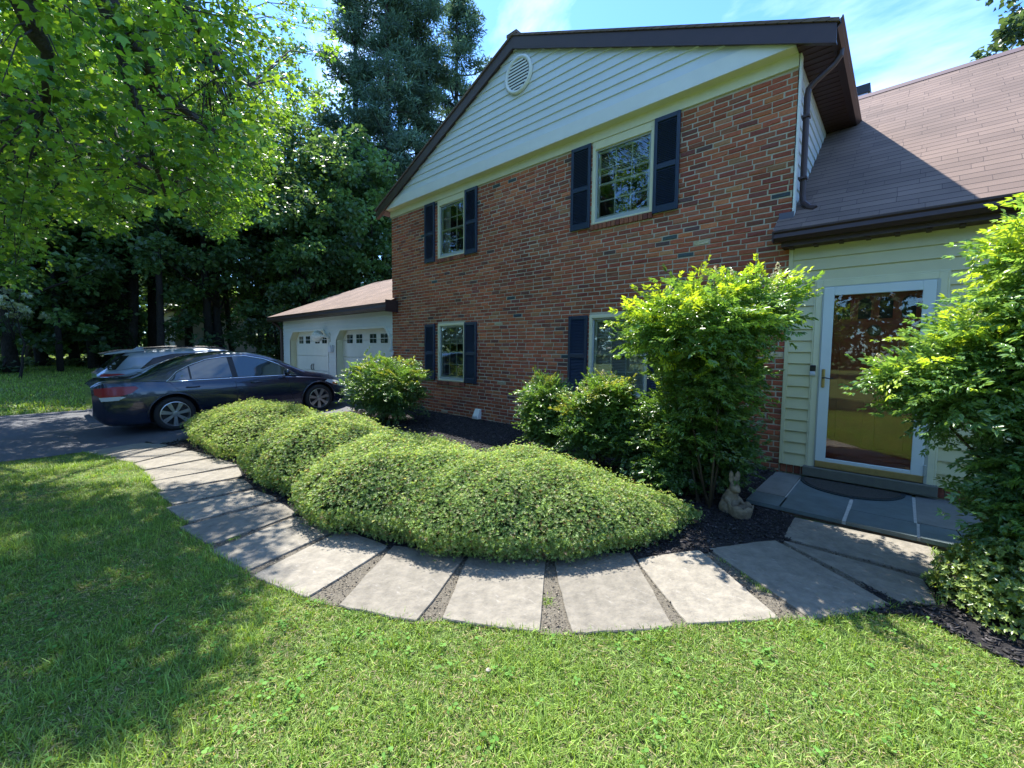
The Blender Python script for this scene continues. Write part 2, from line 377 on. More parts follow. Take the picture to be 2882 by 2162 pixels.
# ================================================================== GROUND
k5 = .28933
c5 = lambda x, y: (2060+x*k5, 1250+y*k5)
c6 = lambda x, y: (200+x*.31348, 1180+y*.31348)
Z9 = lambda x, y: (960+x*.4352, 1440+y*.4352)
Z10 = lambda x, y: (1920+x*.4353, 1440+y*.4353)
SL = [  # paving slabs, from the stoop to the driveway: (inner/top-left, top-right, bottom-right, bottom-left)
 [(2235, 1455), (2625, 1540), (2640, 1626), (2204, 1511)],
 [(2194, 1518), (2599, 1629), (2640, 1700), (2542, 1698)],
 [Z10(165, 235), Z10(600, 180), Z10(1355, 600), Z10(840, 695)],
 [(1789, 1572), Z10(110, 245), Z10(640, 690), Z10(35, 727)],
 [Z9(1365, 278), Z9(1870, 262), Z9(2155, 745), Z9(1490, 787)],
 [Z9(825, 278), Z9(1328, 282), Z9(1290, 777), Z9(645, 692)],
 [Z9(340, 215), Z9(810, 283), Z9(488, 712), Z9(-20, 605)],
 [(965, 1490), (1098, 1536), (866, 1681), (705, 1621)],
 [(835, 1452), (950, 1488), (696, 1606), (590, 1550)],
 [(787, 1411), (836, 1446), (592, 1534), (500, 1484)],
 [(716, 1378), (786, 1403), (529, 1469), (466, 1428)],
 [(684, 1346), (716, 1371), (485, 1420), (440, 1386)],
 [(672, 1314), (684, 1340), (455, 1381), (420, 1356)],
 [(608, 1288), (671, 1308), (432, 1353), (400, 1326)],
 [(538, 1267), (606, 1284), (408, 1322), (372, 1305)],
 [(478, 1255), (536, 1263), (375, 1302), (320, 1291)],
 [(400, 1246), (477, 1252), (328, 1289), (236, 1272)],
]
SLW = [[ong(u, v, .022) for u, v in q] for q in SL]
out_edge = []; inn_edge = []
for q in SLW:
    a, b, c, d = q
    out_edge += [c, d]; inn_edge += [b, a]
# slab 1-3 edges run differently: inner side = left (a,d), outer = right (b,c)
inn = [SLW[0][0], SLW[0][3], SLW[1][0], SLW[2][1], SLW[2][0], SLW[3][1], SLW[3][0]] + [p for q in SLW[4:] for p in (q[1], q[0])]
out = [SLW[0][1], SLW[0][2], SLW[1][2], SLW[2][2], SLW[2][3]] + [p for q in SLW[3:] for p in (q[2], q[3])]
def toward(p, q, d): 
    v = (q-p); return p + v.normalized()*d
PATHC = [(p.x, p.y) for p in out] + [(p.x, p.y) for p in reversed(inn)]
DRIVE = [(-5.55, .0), (-5.42, -2.2), (-5.2, -3.9), (-4.95, -4.95)] + [(ong(237, 1274).x, ong(237, 1274).y), (ong(120, 1290).x, ong(120, 1290).y)] + [(-5.3, -8.0), (-5.6, -14), (-6.0, -40), (-11.8, -40), (-11.6, -14), (-11.3, -6.5), (-11.5, -4), (-13.3, -1.0), (-13.4, .0)]
BED = [(3.02, .0), (3.03, -1.3), (SLW[0][0].x+.1, SLW[0][0].y+.0), (SLW[0][3].x+.06, SLW[0][3].y)] + \
      [(p.x*.94+q.x*.06, p.y*.94+q.y*.06) for p, q in ((SLW[1][0], SLW[1][1]), (SLW[2][0], SLW[2][3]), (SLW[3][0], SLW[3][3]), (SLW[4][1], SLW[4][2]), (SLW[4][0], SLW[4][3]), (SLW[5][1], SLW[5][2]), (SLW[5][0], SLW[5][3]), (SLW[6][1], SLW[6][2]), (SLW[6][0], SLW[6][3]), (SLW[7][1], SLW[7][2]), (SLW[8][1], SLW[8][2]), (SLW[9][1], SLW[9][2]), (SLW[10][1], SLW[10][2]), (SLW[11][1], SLW[11][2]), (SLW[12][1], SLW[12][2]), (SLW[13][1], SLW[13][2]), (SLW[14][1], SLW[14][2]), (SLW[15][1], SLW[15][2]), (SLW[16][1], SLW[16][2]))] + \
      [(SLW[16][0].x-.1, SLW[16][0].y+.05), (-4.93, -4.9), (-5.2, -3.9), (-5.42, -2.2), (-5.55, .0)]
BEDR = [(4.98, .0), (4.98, -1.42), (4.33, -1.5), (4.30, -2.0), (3.92, -2.45), (3.96, -2.72), (4.09, -2.64), (4.24, -2.54), (4.43, -2.66), (4.62, -2.73), (5.2, -2.6), (6.5, -1.6), (8.5, -1.2), (8.5, .0)]

def drape(name, poly, off, mtl, res=.4, bow=0.0):
    bm = bmesh.new(); vs = [bm.verts.new((x, y, 0)) for x, y in poly]; bm.faces.new(vs)
    xs = [p[0] for p in poly]; ys = [p[1] for p in poly]
    for ax, lo, hi in ((0, min(xs), max(xs)), (1, max(min(ys), -12), max(ys))):
        v = lo+res
        while v < hi:
            co = [0, 0, 0]; co[ax] = v; no = [0, 0, 0]; no[ax] = 1
            bmesh.ops.bisect_plane(bm, geom=list(bm.verts)+list(bm.edges)+list(bm.faces), plane_co=co, plane_no=no)
            v += res
    bmesh.ops.triangulate(bm, faces=bm.faces)
    for v in bm.verts: v.co.z = gzf(v.co.x, v.co.y)+off
    me = bpy.data.meshes.new(name); bmesh.ops.recalc_face_normals(bm, faces=bm.faces); bm.to_mesh(me); bm.free()
    if me.polygons and me.polygons[0].normal.z < 0: me.flip_normals()
    me.materials.append(mtl)
    o = link(name, me); return tag(o, kind='structure')
# lawn ground: one sheet to the horizon
gx = np.concatenate([[-600, -300, -150, -90, -60], np.arange(-50, -14, 2.0), np.arange(-14, 9, .25), np.arange(9, 40, 4), [60, 120, 300, 600]])
gy = np.concatenate([[-600, -300, -120, -60, -35, -20], np.arange(-14, 1.0, .25), np.arange(1, 40, 3), [60, 120, 300, 600]])
GX, GY = np.meshgrid(gx, gy); GZ = gz(GX, GY)
near = (GX > -14) & (GX < 9) & (GY < -4) & (GY > -14)
GZ = GZ + np.where(near, .010*np.sin(GX*2.3+1)*np.cos(GY*1.9), 0)*0
V = np.stack([GX.ravel(), GY.ravel(), GZ.ravel()], 1); nx = len(gx); ny = len(gy)
ii = (np.arange(ny-1)[:, None]*nx+np.arange(nx-1)[None, :]).ravel()
tag(np_mesh('lawn', V, np.stack([ii, ii+1, ii+nx+1, ii+nx], 1), M['lawn'], smooth=True), kind='structure')
drape('driveway', DRIVE, .012, M['asphalt'])
drape('path_joint_gravel', PATHC, .008, M['gravel'], .3)
drape('mulch_bed', BED, .020, M['mulch'], .3)
drape('mulch_bed', BEDR, .016, M['mulch'], .3)

# paving slabs ------------------------------------------------
ordn = ['first', 'second', 'third', 'fourth', 'fifth', 'sixth', 'seventh', 'eighth', 'ninth', 'tenth', 'eleventh', 'twelfth', 'thirteenth', 'fourteenth', 'fifteenth', 'sixteenth', 'seventeenth']
extra = ['wholly shaded, against the step of the stoop', 'narrow and dappled, running under the right shrub', 'wide, with a branch shadow across its upper half', 'fully sunlit, tapering toward the mulch', 'sunlit with pale vertical scuffs', 'sunlit with white flaked marks', 'sunlit with pinkish white streaks', 'half sunlit, a twig lying along its edge', 'mostly shaded, its mossy upper joint', 'dappled, between two wide dark joints', 'shaded with long light flecks', 'thin dappled strip', 'thin shaded strip', 'sunlit at its rounded hedge end, dappled at the lawn end', 'sunlit thin strip', 'sunlit long thin strip', 'sunlit, last one beside the driveway']
for i, q in enumerate(SLW):
    cen = sum(q, Vector())/4
    bm = bmesh.new(); ring = []
    for j in range(4):
        a, b = q[j], q[(j+1) % 4]
        nseg = 7
        for k in range(nseg):
            t = k/nseg; p = a.lerp(b, t)
            e = (b-a).normalized(); nrm = Vector((e.y, -e.x, 0)); jit = (random.random()-.5)*.010
            if k == 0: p = p + (cen-p).normalized()*(.004+random.random()*.010); jit = 0
            ring.append(p+nrm*jit-cen)
    zt = 0.0
    top = [bm.verts.new((p.x*.99, p.y*.99, p.z+zt)) for p in ring]
    mid = [bm.verts.new((p.x, p.y, p.z-.006)) for p in ring]
    bot = [bm.verts.new((p.x, p.y, p.z-.05)) for p in ring]
    bm.faces.new(top); n = len(ring)
    for k in range(n):
        k2 = (k+1) % n; bm.faces.new((top[k], mid[k], mid[k2], top[k2])); bm.faces.new((mid[k], bot[k], bot[k2], mid[k2]))
    bm.faces.new(bot[::-1])
    bmesh.ops.recalc_face_normals(bm, faces=bm.faces)
    me = bpy.data.meshes.new('paving_slab'); bm.to_mesh(me); bm.free(); me.materials.append(M['stone'])
    o = link('paving_slab', me); o.location = cen
    tag(o, '%s grey stone paving slab counted from the stoop, %s' % (ordn[i], extra[i]), 'paving slab', 'stone slabs of the curved front path')

# ================================================================== HOUSE
XL, XR, ZF = -5.611, 3.034, 4.734
XM = (XL+XR)/2
house = thing('brick_house', 'two storey brick house with white gable siding, navy shutters and a low shingled entry wing', 'house', (XM, 0, 0))
WIN = [  # casing outer x0,x1,z0,z1
    (-3.716, -2.79, 3.463, 4.66), (.286, 1.315, 3.463, 4.66), (-3.716, -2.79, .760, 2.031), (.286, 1.315, .760, 2.031)]
pal = [((.245, .075, .040), 32), ((.285, .095, .048), 26), ((.320, .125, .062), 12), ((.205, .062, .040), 15), ((.150, .058, .045), 7), ((.220, .090, .056), 12), ((.085, .052, .050), 2.0), ((.035, .055, .070), .7), ((.30, .28, .22), .5), ((.27, .14, .075), 5)]
pc = np.array([p[0] for p in pal]); pw = np.array([p[1] for p in pal], float); pw /= pw.sum()
def bricks(mb, x0, x1, zlo, zhi, openings, yf, axis='y', offy=0):
    H = .0677; BLen = .2127; j = .0135
    nc = int(math.ceil((zhi-zlo)/H))
    for c in range(nc):
        za = zlo+c*H; zb = min(za+H-j, zhi-.002)
        if zb-za < .015: continue
        x = x0-(.106 if (c % 2) else 0)+random.uniform(-.012, .012)
        while x < x1:
            L_ = BLen+random.uniform(-.012, .012)
            a, b = max(x, x0), min(x+L_-j-random.uniform(-.003, .004), x1); x += L_
            segs = [(a, b)]
            for (ox0, ox1, oz0, oz1) in openings:
                if zb > oz0+.01 and za < oz1-.01:
                    ns = []
                    for s0, s1 in segs:
                        if s1 <= ox0 or s0 >= ox1: ns.append((s0, s1))
                        else:
                            if s0 < ox0: ns.append((s0, ox0-.004))
                            if s1 > ox1: ns.append((ox1+.004, s1))
                    segs = ns
            for s0, s1 in segs:
                if s1-s0 < .02: continue
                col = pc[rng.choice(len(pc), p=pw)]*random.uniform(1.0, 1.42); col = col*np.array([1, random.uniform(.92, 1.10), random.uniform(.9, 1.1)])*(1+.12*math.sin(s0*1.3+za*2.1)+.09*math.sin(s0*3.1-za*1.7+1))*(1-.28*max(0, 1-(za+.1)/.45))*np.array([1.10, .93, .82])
                pr = random.uniform(.001, .007); bv = random.uniform(.005, .009)
                jz = [random.uniform(-.0035, .0035) for _ in range(8)]
                y = yf-pr
                o = len(mb.v)
                P = [(s0+jz[4], yf+.01, za+jz[0]), (s1+jz[5], yf+.01, za+jz[1]), (s1+jz[5], yf+.01, zb+jz[2]), (s0+jz[4], yf+.01, zb+jz[3]),
                     (s0+jz[4], y+bv*.8, za+jz[0]), (s1+jz[5], y+bv*.8, za+jz[1]), (s1+jz[5], y+bv*.8, zb+jz[2]), (s0+jz[4], y+bv*.8, zb+jz[3]),
                     (s0+bv, y+jz[6], za+bv+jz[0]), (s1-bv, y+jz[7], za+bv+jz[1]), (s1-bv, y+jz[6], zb-bv+jz[2]), (s0+bv, y+jz[7], zb-bv+jz[3])]
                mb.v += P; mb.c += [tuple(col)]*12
                for f in ((0, 1, 5, 4), (1, 2, 6, 5), (2, 3, 7, 6), (3, 0, 4, 7), (4, 5, 9, 8), (5, 6, 10, 9), (6, 7, 11, 10), (7, 4, 8, 11), (8, 9, 10, 11)):
                    mb.f.append(tuple(o+i for i in f)); mb.m.append(0)
mb = MB()
opn = [(a, b, c-.10, d) for a, b, c, d in WIN]
random.seed(11); bricks(mb, XL, XR+.002, -.16, ZF-.004, opn, 0.0)
# rowlock sills
def rowlock(mb, x0, x1, z1, h, proud, slope=.01):
    n = int(round((x1-x0)/.0725)); w_ = (x1-x0)/n
    for i in range(n):
        col = pc[rng.choice(4)]*random.uniform(.75, 1.1)
        a, b = x0+i*w_+.005, x0+(i+1)*w_-.005
        mb.box(a, b, -proud-random.uniform(0, .004), .02, z1-h, z1-random.uniform(0, .004), bev=.006, col=tuple(col))
for a, b, c, d in WIN: rowlock(mb, a-.01, b+.01, c-.006, .088, .034)
rowlock(mb, XR+.01, 3.33, .122, .105, -.012); rowlock(mb, 4.40, 8.2, .122, .105, -.012)
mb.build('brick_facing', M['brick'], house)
# mortar / wall body with openings
mb = MB()
xs = sorted(set([XL, XR] + [v for wv in WIN for v in wv[:2]])); zs = sorted(set([-.2, ZF] + [WIN[0][2]-.004, WIN[0][3], WIN[2][2]-.004, WIN[2][3]]))
for i in range(len(xs)-1):
    for j in range(len(zs)-1):
        cx, cz = (xs[i]+xs[i+1])/2, (zs[j]+zs[j+1])/2
        if any(a < cx < b and c-.01 < cz < d for a, b, c, d in WIN): continue
        mb.quad((xs[i], .004, zs[j]), (xs[i+1], .004, zs[j]), (xs[i+1], .004, zs[j+1]), (xs[i], .004, zs[j+1]))
for a, b, c, d in WIN:
    c -= .004
    mb.quad((a, .004, c), (a, .004, d), (a, .2, d), (a, .2, c)); mb.quad((b, .004, c), (b, .2, c), (b, .2, d), (b, .004, d))
    mb.quad((a, .004, d), (b, .004, d), (b, .2, d), (a, .2, d)); mb.quad((a, .004, c), (a, .2, c), (b, .2, c), (b, .004, c))
mb.quad((XL, .004, -.2), (XL, .004, 5.0), (XL, 9, 5.0), (XL, 9, -.2)); mb.quad((XL, 9, -.2), (XR, 9, -.2), (XR, 9, 5.0), (XL, 9, 5.0))
mb.quad((XL, .002, ZF-.002), (XR, .002, ZF-.002), (XR, .002, 5.1), (XL, .002, 5.1))
mb.build('wall', M['mortar'], house, recalc=False)

# --- frieze, soffit, gable
ZT, ZTT, GY0 = 4.887, 5.089, -.156
SL_R = .435
def rakez(x, top): return top - SL_R*abs(x-XM)
mb = MB(); mb.box(XL-.02, XR+.005, -.026, .0, ZF, ZT); mb.build('frieze_board', M['cream'], house)
mb = MB(); mb.quad((XL-.28, GY0, ZT), (XR+.03, GY0, ZT), (XR+.03, -.0, ZT-.012), (XL-.28, -.0, ZT-.012)); 
mb.build('gable_soffit', M['cream'], house, recalc=False)
mb = MB(); xl, xr = XM-4.55, XM+4.55
zl = lambda x: rakez(x, 6.79)
xa = XM-(6.79-ZTT)/SL_R; xb = XM+(6.79-ZTT)/SL_R; xc = XM-(6.79-ZT)/SL_R; xd = XM+(6.79-ZT)/SL_R
mb.prism([(xc, ZT-.002), (xd, ZT-.002), (xb, ZTT), (xa, ZTT)], 1, GY0-.012, GY0+.01)
mb.build('gable_fascia', M['white'], house)
# gable lap siding
def laps(mb, y, z0, z1, ex, xr_fn, lip=.016, flat=False, reveal=None):
    z = z0; zs_ = []
    while z < z1-.01:
        zt = min(z+ex, z1)
        for (a0, a1, b0, b1) in xr_fn(z, zt):
            if a1-a0 < .01: continue
            nseg = max(1, int((a1-a0)/1.2)); 
            mb.quad((a0, y-lip, z+.004), (a1, y-lip, z+.004), (b1, y-.002, zt+.004), (b0, y-.002, zt+.004))
            mb.quad((a0, y-.001, z), (a1, y-.001, z), (a1, y-lip, z+.004), (a0, y-lip, z+.004))
            if reveal:
                pass
        z += ex
mb = MB()
def gx_fn(za, zb):
    ra = (6.79-za)/SL_R; rb = max((6.79-zb)/SL_R, .0); return [(XM-ra, XM+ra, XM-rb, XM+rb)]
laps(mb, GY0+.014, ZTT, 6.80, .139, gx_fn, lip=.020)
mb.build('gable_siding', M['vinyl'], house, recalc=False)
# round gable vent
vent = None
mb = MB(); vc = (-1.175, 6.285)
ringp = []
for r0, y0 in ((.315, GY0-.005), (.315, GY0-.045), (.285, GY0-.058), (.262, GY0-.045), (.250, GY0-.030), (.250, GY0+.02)): ringp.append((r0, y0))
mb.lathe([(r, y) for r, y in ringp], (vc[0], 0, vc[1]), axis=1, n=48)
vent = mb.build('gable_vent', M['white'], house, smooth=True)
mb = MB(); mb.prism([(vc[0]+.25*math.cos(t*math.pi/16), vc[1]+.25*math.sin(t*math.pi/16)) for t in range(32)], 1, GY0-.018, GY0-.014)
mb.build('vent_screen', M['black'], vent)
mb = MB()
for k in range(-4, 5):
    z = vc[1]+k*.054; hw = math.sqrt(max(.25**2-(k*.054)**2, 0))-.003
    if hw > .03:
        mb.box(vc[0]-hw, vc[0]+hw, GY0-.040, GY0-.034, z-.016, z+.013)
mb.build('vent_louvre', M['white'], vent, recalc=False)
# rake boards
EX = 4.69
mb = MB()
for s in (-1, 1):
    e = XM+s*EX
    mb.prism([(XM, 6.965), (e, 6.965-SL_R*EX), (e, 6.755-SL_R*EX), (XM, 6.755)] if s < 0 else [(XM, 6.965), (XM, 6.755), (e, 6.755-SL_R*EX), (e, 6.965-SL_R*EX)], 1, -.225, -.20)
    mb.prism([(XM, 6.80), (e, 6.80-SL_R*EX), (e, 6.775-SL_R*EX), (XM, 6.775)] if s < 0 else [(XM, 6.80), (XM, 6.775), (e, 6.775-SL_R*EX), (e, 6.80-SL_R*EX)], 1, -.20, -.13)
mb.build('rake_board', M['brown'], house)
mb = MB()
for s in (-1, 1):
    e = XM+s*(EX+.02)
    A, B, C_, D_ = (XM, -.245, 7.00), (e, -.245, 7.00-SL_R*(EX+.02)), (e, 9.2, 7.00-SL_R*(EX+.02)), (XM, 9.2, 7.00)
    q = [A, B, C_, D_] if s > 0 else [A, D_, C_, B]
    mb.poly(q); mb.poly([(a, b, c-.035) for a, b, c in reversed(q)])
    mb.poly([A, (A[0], A[1], A[2]-.035), (B[0], B[1], B[2]-.035), B] if s > 0 else [A, B, (B[0], B[1], B[2]-.035), (A[0], A[1], A[2]-.035)])
mb.box(XM-.12, XM+.12, -.25, 9.2, 6.965, 7.014)
mb.build('roof', M['shingle'], house, recalc=False, uv=lambda c: (c.y, c.z/.399))
# side walls of the upper storey: right side above the wing
mb = MB()
def side_fn(za, zb):
    return [(0.0, 9.0, 0.0, 9.0)]
tmp = MB(); laps(tmp, 0, 2.70, 4.87, .145, side_fn)
for f, m_ in zip(tmp.f, tmp.m):
    q = [(XR-.004-tmp.v[i][1], tmp.v[i][0], tmp.v[i][2]) for i in f]; mb.poly(q)
mb.build('side_siding', M['vinyl'], house, recalc=False)
mb = MB(); mb.box(XR+.012, XR+.030, -.012, .085, 2.93, ZT-.01); mb.build('corner_board', M['white'], house)
# right eave: soffit with ribs, fascia + gutter
mb = MB(); y0, y1 = -.19, 9.0
mb.quad((XR, y0, 4.868), (XR+.30, y0, 4.868), (XR+.30, y1, 4.868), (XR, y1, 4.868))
for k in range(80):
    y = y0+.03+k*.115
    mb.box(XR+.0, XR+.30, y, y+.012, 4.862, 4.867)
mb.quad((XR, y0, 4.868), (XR+.30, y0, 4.868), (XR+.30, y0, 5.03), (XR, y0, 5.15))
mb.build('eave_soffit', M['soffit'], house, recalc=False)
mb = MB(); mb.quad((XL-.33, y0, 4.868), (XL, y0, 4.868), (XL, y1, 4.868), (XL-.33, y1, 4.868)); mb.build('eave_soffit', M['soffit'], house, recalc=False)
def gutter_prof():  # outward, z
    return [(0, -.115), (0, 0), (.01, 0), (.01, -.105), (.065, -.105), (.095, -.075), (.088, -.03), (.105, -.012), (.105, 0), (.118, 0), (.118, -.016), (.100, -.035), (.107, -.078), (.072, -.115)]
mb = MB(); mb.prism([(XR+.30+a, 4.985+b) for a, b in gutter_prof()], 1, -.205, 9.0)
gut = mb.build('gutter', M['brown'], house)
mb = MB(); mb.prism([(XL-.30-a, 4.985+b) for a, b in gutter_prof()], 1, -.205, 9.0); mb.build('gutter', M['brown'], house)
# downspout
mb = MB()
mb.tube([(XR+.36, .24, 4.90), (XR+.355, .24, 4.82), (XR+.30, .23, 4.74), (XR+.14, .16, 4.585), (XR+.085, .150, 4.52), (XR+.075, .150, 4.44), (XR+.075, .175, 3.32), (XR+.09, .17, 3.23), (XR+.16, .12, 3.15), (XR+.22, .09, 3.12)], .034, n=10)
for z in (4.2, 3.5): mb.box(XR+.03, XR+.115, .11, .20, z, z+.025)
mb.build('downspout', M['brown'], house, smooth=False)
# wing roof
GE, ZG, MS = .276, 2.8365, .7776
YR, ZR = 3.6285, 5.873
XE_ = 9.5
mb = MB(); ls = math.hypot(1, MS)
mb.poly([(XR+.0, -GE+.02, ZG+.016+.02*MS-.016), (XE_, -GE+.02, ZG+.02*MS), (XE_, YR, ZR), (XR, YR, ZR)])
mb.poly([(XR, YR, ZR), (XE_, YR, ZR), (XE_, YR+4, ZR-4*MS), (XR, YR+4, ZR-4*MS)])
mb.poly([(XR, -GE+.02, ZG+.0-.02), (XR, -GE+.02, ZG+.02*MS), (XE_, -GE+.02, ZG+.02*MS), (XE_, -GE+.02, ZG-.02)])
mb.poly([(2.905, -GE+.02, ZG+.02*MS), (XR, -GE+.02, ZG+.02*MS), (XR, -.012, ZG+(GE-.012)*MS), (2.905, -.012, ZG+(GE-.012)*MS)])
mb.build('wing_roof', M['shingle'], house, recalc=False, uv=lambda c: (c.x, (c.y+GE)*ls))
mb = MB(); 
mb.quad((XR, YR-.17, ZR-.17*MS+.012), (XE_, YR-.17, ZR-.17*MS+.012), (XE_, YR, ZR+.012), (XR, YR, ZR+.012))
mb.quad((XR, YR, ZR+.012), (XE_, YR, ZR+.012), (XE_, YR+.17, ZR-.17*MS+.012), (XR, YR+.17, ZR-.17*MS+.012))
mb.build('ridge_cap', mat('ridge_metal', (.10, .06, .06), .7), house, recalc=False)
mb = MB(); mb.prism([(-.175-a, ZG+.0+b) for a, b in gutter_prof()], 0, 2.905, XE_)
mb.box(2.905, 2.92, -.29, -.175, ZG-.115, ZG)
mb.build('gutter', M['brown'], house)
mb = MB(); mb.box(2.98, XE_, -.175, -.155, 2.672, ZG-.004); mb.build('wing_fascia', M['brown'], house)
mb = MB(); mb.quad((2.98, -.155, 2.675), (XE_, -.155, 2.675), (XE_, .0, 2.668), (2.98, .0, 2.668))
for k in range(28): mb.box(3.05+k*.23, 3.09+k*.23, -.14, -.01, 2.655, 2.670)
mb.build('wing_soffit', M['soffit'], house, recalc=False)
mb = MB(); mb.box(2.915, XR+.03, -.03, -.012, 2.945, 3.10); mb.quad((2.90, -.17, ZG+.012), (XR+.16, -.17, ZG+.012), (XR+.16, -.01, ZG+.14), (2.90, -.01, ZG+.14)); mb.build('flashing', mat('lead_flashing', (.10, .10, .14), .5), house, recalc=False)
# entry wall
DL, DR, DB, DT = 3.398, 4.306, .148, 2.184
CX0, CX1, CZ = DL-.075, DR+.075, DT+.075
mb = MB()
def ent_fn(za, zb):
    if zb <= CZ-.02 or za < CZ-.05: return [(XR+.04, CX0, XR+.04, CX0), (CX1, 8.2, CX1, 8.2)]
    return [(XR+.04, 8.2, XR+.04, 8.2)]
laps(mb, .008, .125, 2.675, .1335, ent_fn, lip=.021)
mb.quad((XR, .03, -.2), (8.2, .03, -.2), (8.2, .03, .14), (XR, .03, .14), mi=1)
mb.quad((8.2, .0, -.2), (8.2, 7, -.2), (8.2, 7, 2.8), (8.2, .0, 2.8))
mb.build('entry_siding', [M['beige'], M['mortar']], house, recalc=False)
mb = MB(); mb.box(XR+.004, XR+.045, -.022, .012, .118, 2.672, bev=.003); mb.box(XR+.045, 3.33, -.014, .01, .118, .13)
mb.build('corner_trim', M['beige'], house)
mb = MB()  # door casing (brickmould)
for (a, b, c, d) in ((CX0, DL-.012, DB-.02, CZ), (DR+.012, CX1, DB-.02, CZ)): mb.box(a, b, -.030, .02, c, d, bev=.004)
mb.box(CX0-.018, CX1+.018, -.020, .02, CZ, CZ+.022, bev=.003); mb.box(DL-.012, DR+.012, -.030, .02, DT+.012, CZ, bev=.004)
for (a, b) in ((CX0-.018, CX0), (CX1, CX1+.018)): mb.box(a, b, -.020, .02, DB-.02, CZ, bev=.003)
casing = mb.build('door_casing', M['cream'], house)
sdoor = bpy.data.objects.new('storm_door', None)
mb = MB()  # storm door frame
fw = .098
gx0, gx1, gz0, gz1 = 3.495, 4.208, .262, 2.092
for (a, b, c, d) in ((DL, gx0, DB+.075, DT), (gx1, DR, DB+.075, DT), (gx0, gx1, gz1, DT), (gx0, gx1, DB+.075, gz0)): mb.box(a, b, -.045, -.015, c, d, bev=.004)
sd_ = mb.build('storm_door', M['door_alu'], house)
mb = MB(); mb.box(DL-.012, DL-.002, -.040, -.012, DB, DT+.01); mb.box(DR+.002, DR+.026, -.036, -.012, DB, DT+.01); mb.box(DL-.002, DR+.002, -.034, -.012, DT+.001, DT+.012)
for z in (.23, 1.86): mb.box(DR-.004, DR+.018, -.055, -.036, z, z+.11, bev=.004)
mb.build('door_hinge_rail', mat('grey_alu', (.42, .46, .45), .4, .3), sd_)
mb = MB(); mb.box(DL+.002, DR-.002, -.048, -.016, DB+.004, DB+.075, bev=.003); mb.build('kick_plate', M['brass'], sd_)
mb = MB(); mb.box(gx0, gx1, -.033, -.029, gz0, gz1); mb.build('glass_pane', M['doorglass'], sd_)
mb = MB(); mb.box(3.42, 3.452, -.062, -.045, 1.065, 1.275, bev=.008); hd = mb.build('handle_plate', M['brass'], sd_)
mb = MB(); mb.tube([(3.436, -.06, 1.175), (3.436, -.095, 1.175), (3.46, -.102, 1.178), (3.50, -.10, 1.170), (3.535, -.098, 1.178)], [.008, .008, .007, .006, .005], n=8); mb.build('handle_lever', M['black'], hd)
# inner wooden door
mb = MB(); wy = .06
mb.box(DL-.01, DR+.01, wy, wy+.04, DB, DT)
for k in range(4):
    xc = gx0+.085+k*.178
    pts = [(xc-.055, 1.83), (xc+.055, 1.83)] + [(xc+.055*math.cos(t*math.pi/8), 2.0+.055*math.sin(t*math.pi/8)) for t in range(9)]
    mb.prism(pts, 1, wy-.003, wy-.001, mi=1)
    for s in (-1, 1): mb.box(xc+s*.062-.006, xc+s*.062+.006, wy-.014, wy, 1.81, 2.02)
mb.box(gx0, gx1, wy-.012, wy, 1.76, 1.80)
for xa_, xb_ in ((3.56, 3.80), (3.90, 4.14)):
    for za_, zb_ in ((.42, .95), (1.08, 1.62)):
        mb.box(xa_, xb_, wy-.010, wy, za_, zb_, bev=.008)
mb.box(DL-.01, DL, -.012, wy, DB, DT); mb.box(DR, DR+.01, -.012, wy, DB, DT)
wd = mb.build('front_door', [M['wood'], M['dark']], house)
mb = MB(); mb.lathe([(.001, -.02), (.05, -.02), (.06, -.01), (.06, 0)], (3.85, wy-.002, 1.70), axis=1, n=16); mb.build('door_knocker', mat('old_bronze', (.10, .10, .07), .4, .6), wd)
# sill
mb = MB(); mb.box(DL-.11, DR+.11, -.085, .03, .035, DB-.004, bev=.006); mb.build('door_sill', M['concrete'], house)
# doorbell
mb = MB(); mb.box(3.305, 3.360, -.052, -.028, 1.245, 1.315, bev=.006); db = mb.build('doorbell', M['black'], house)
mb = MB(); mb.box(3.307, 3.358, -.050, -.028, 1.195, 1.244, bev=.004); mb.lathe([(.001, -.054), (.016, -.054), (.017, -.049)], (3.332, 0, 1.220), axis=1, n=16)
mb.build('bell_button', M['greyplastic'], db)
# chimney
mb = MB(); mb2 = MB()
CHX0, CHX1, CHY0, CHY1 = 2.55, 3.28, 5.7, 6.5
mb.box(CHX0, CHX1, CHY0, CHY1, 3.5, 6.72)
ch = mb.build('chimney', mat('chimney_brick', (.17, .075, .07), .9, var=(14, .4)), house)
mb2.box(CHX0-.03, CHX1+.03, CHY0-.03, CHY1+.03, 6.88, 7.05); mb2.build('chimney_cap', M['black'], ch)
mb2 = MB(); mb2.box(CHX0, CHX1, CHY0, CHY1, 6.72, 6.88); mb2.build('cap_screen', M['metal'], ch)
mb2 = MB(); mb2.box(XL-.0, XL+.01, .02, 9, 5, 5.01)

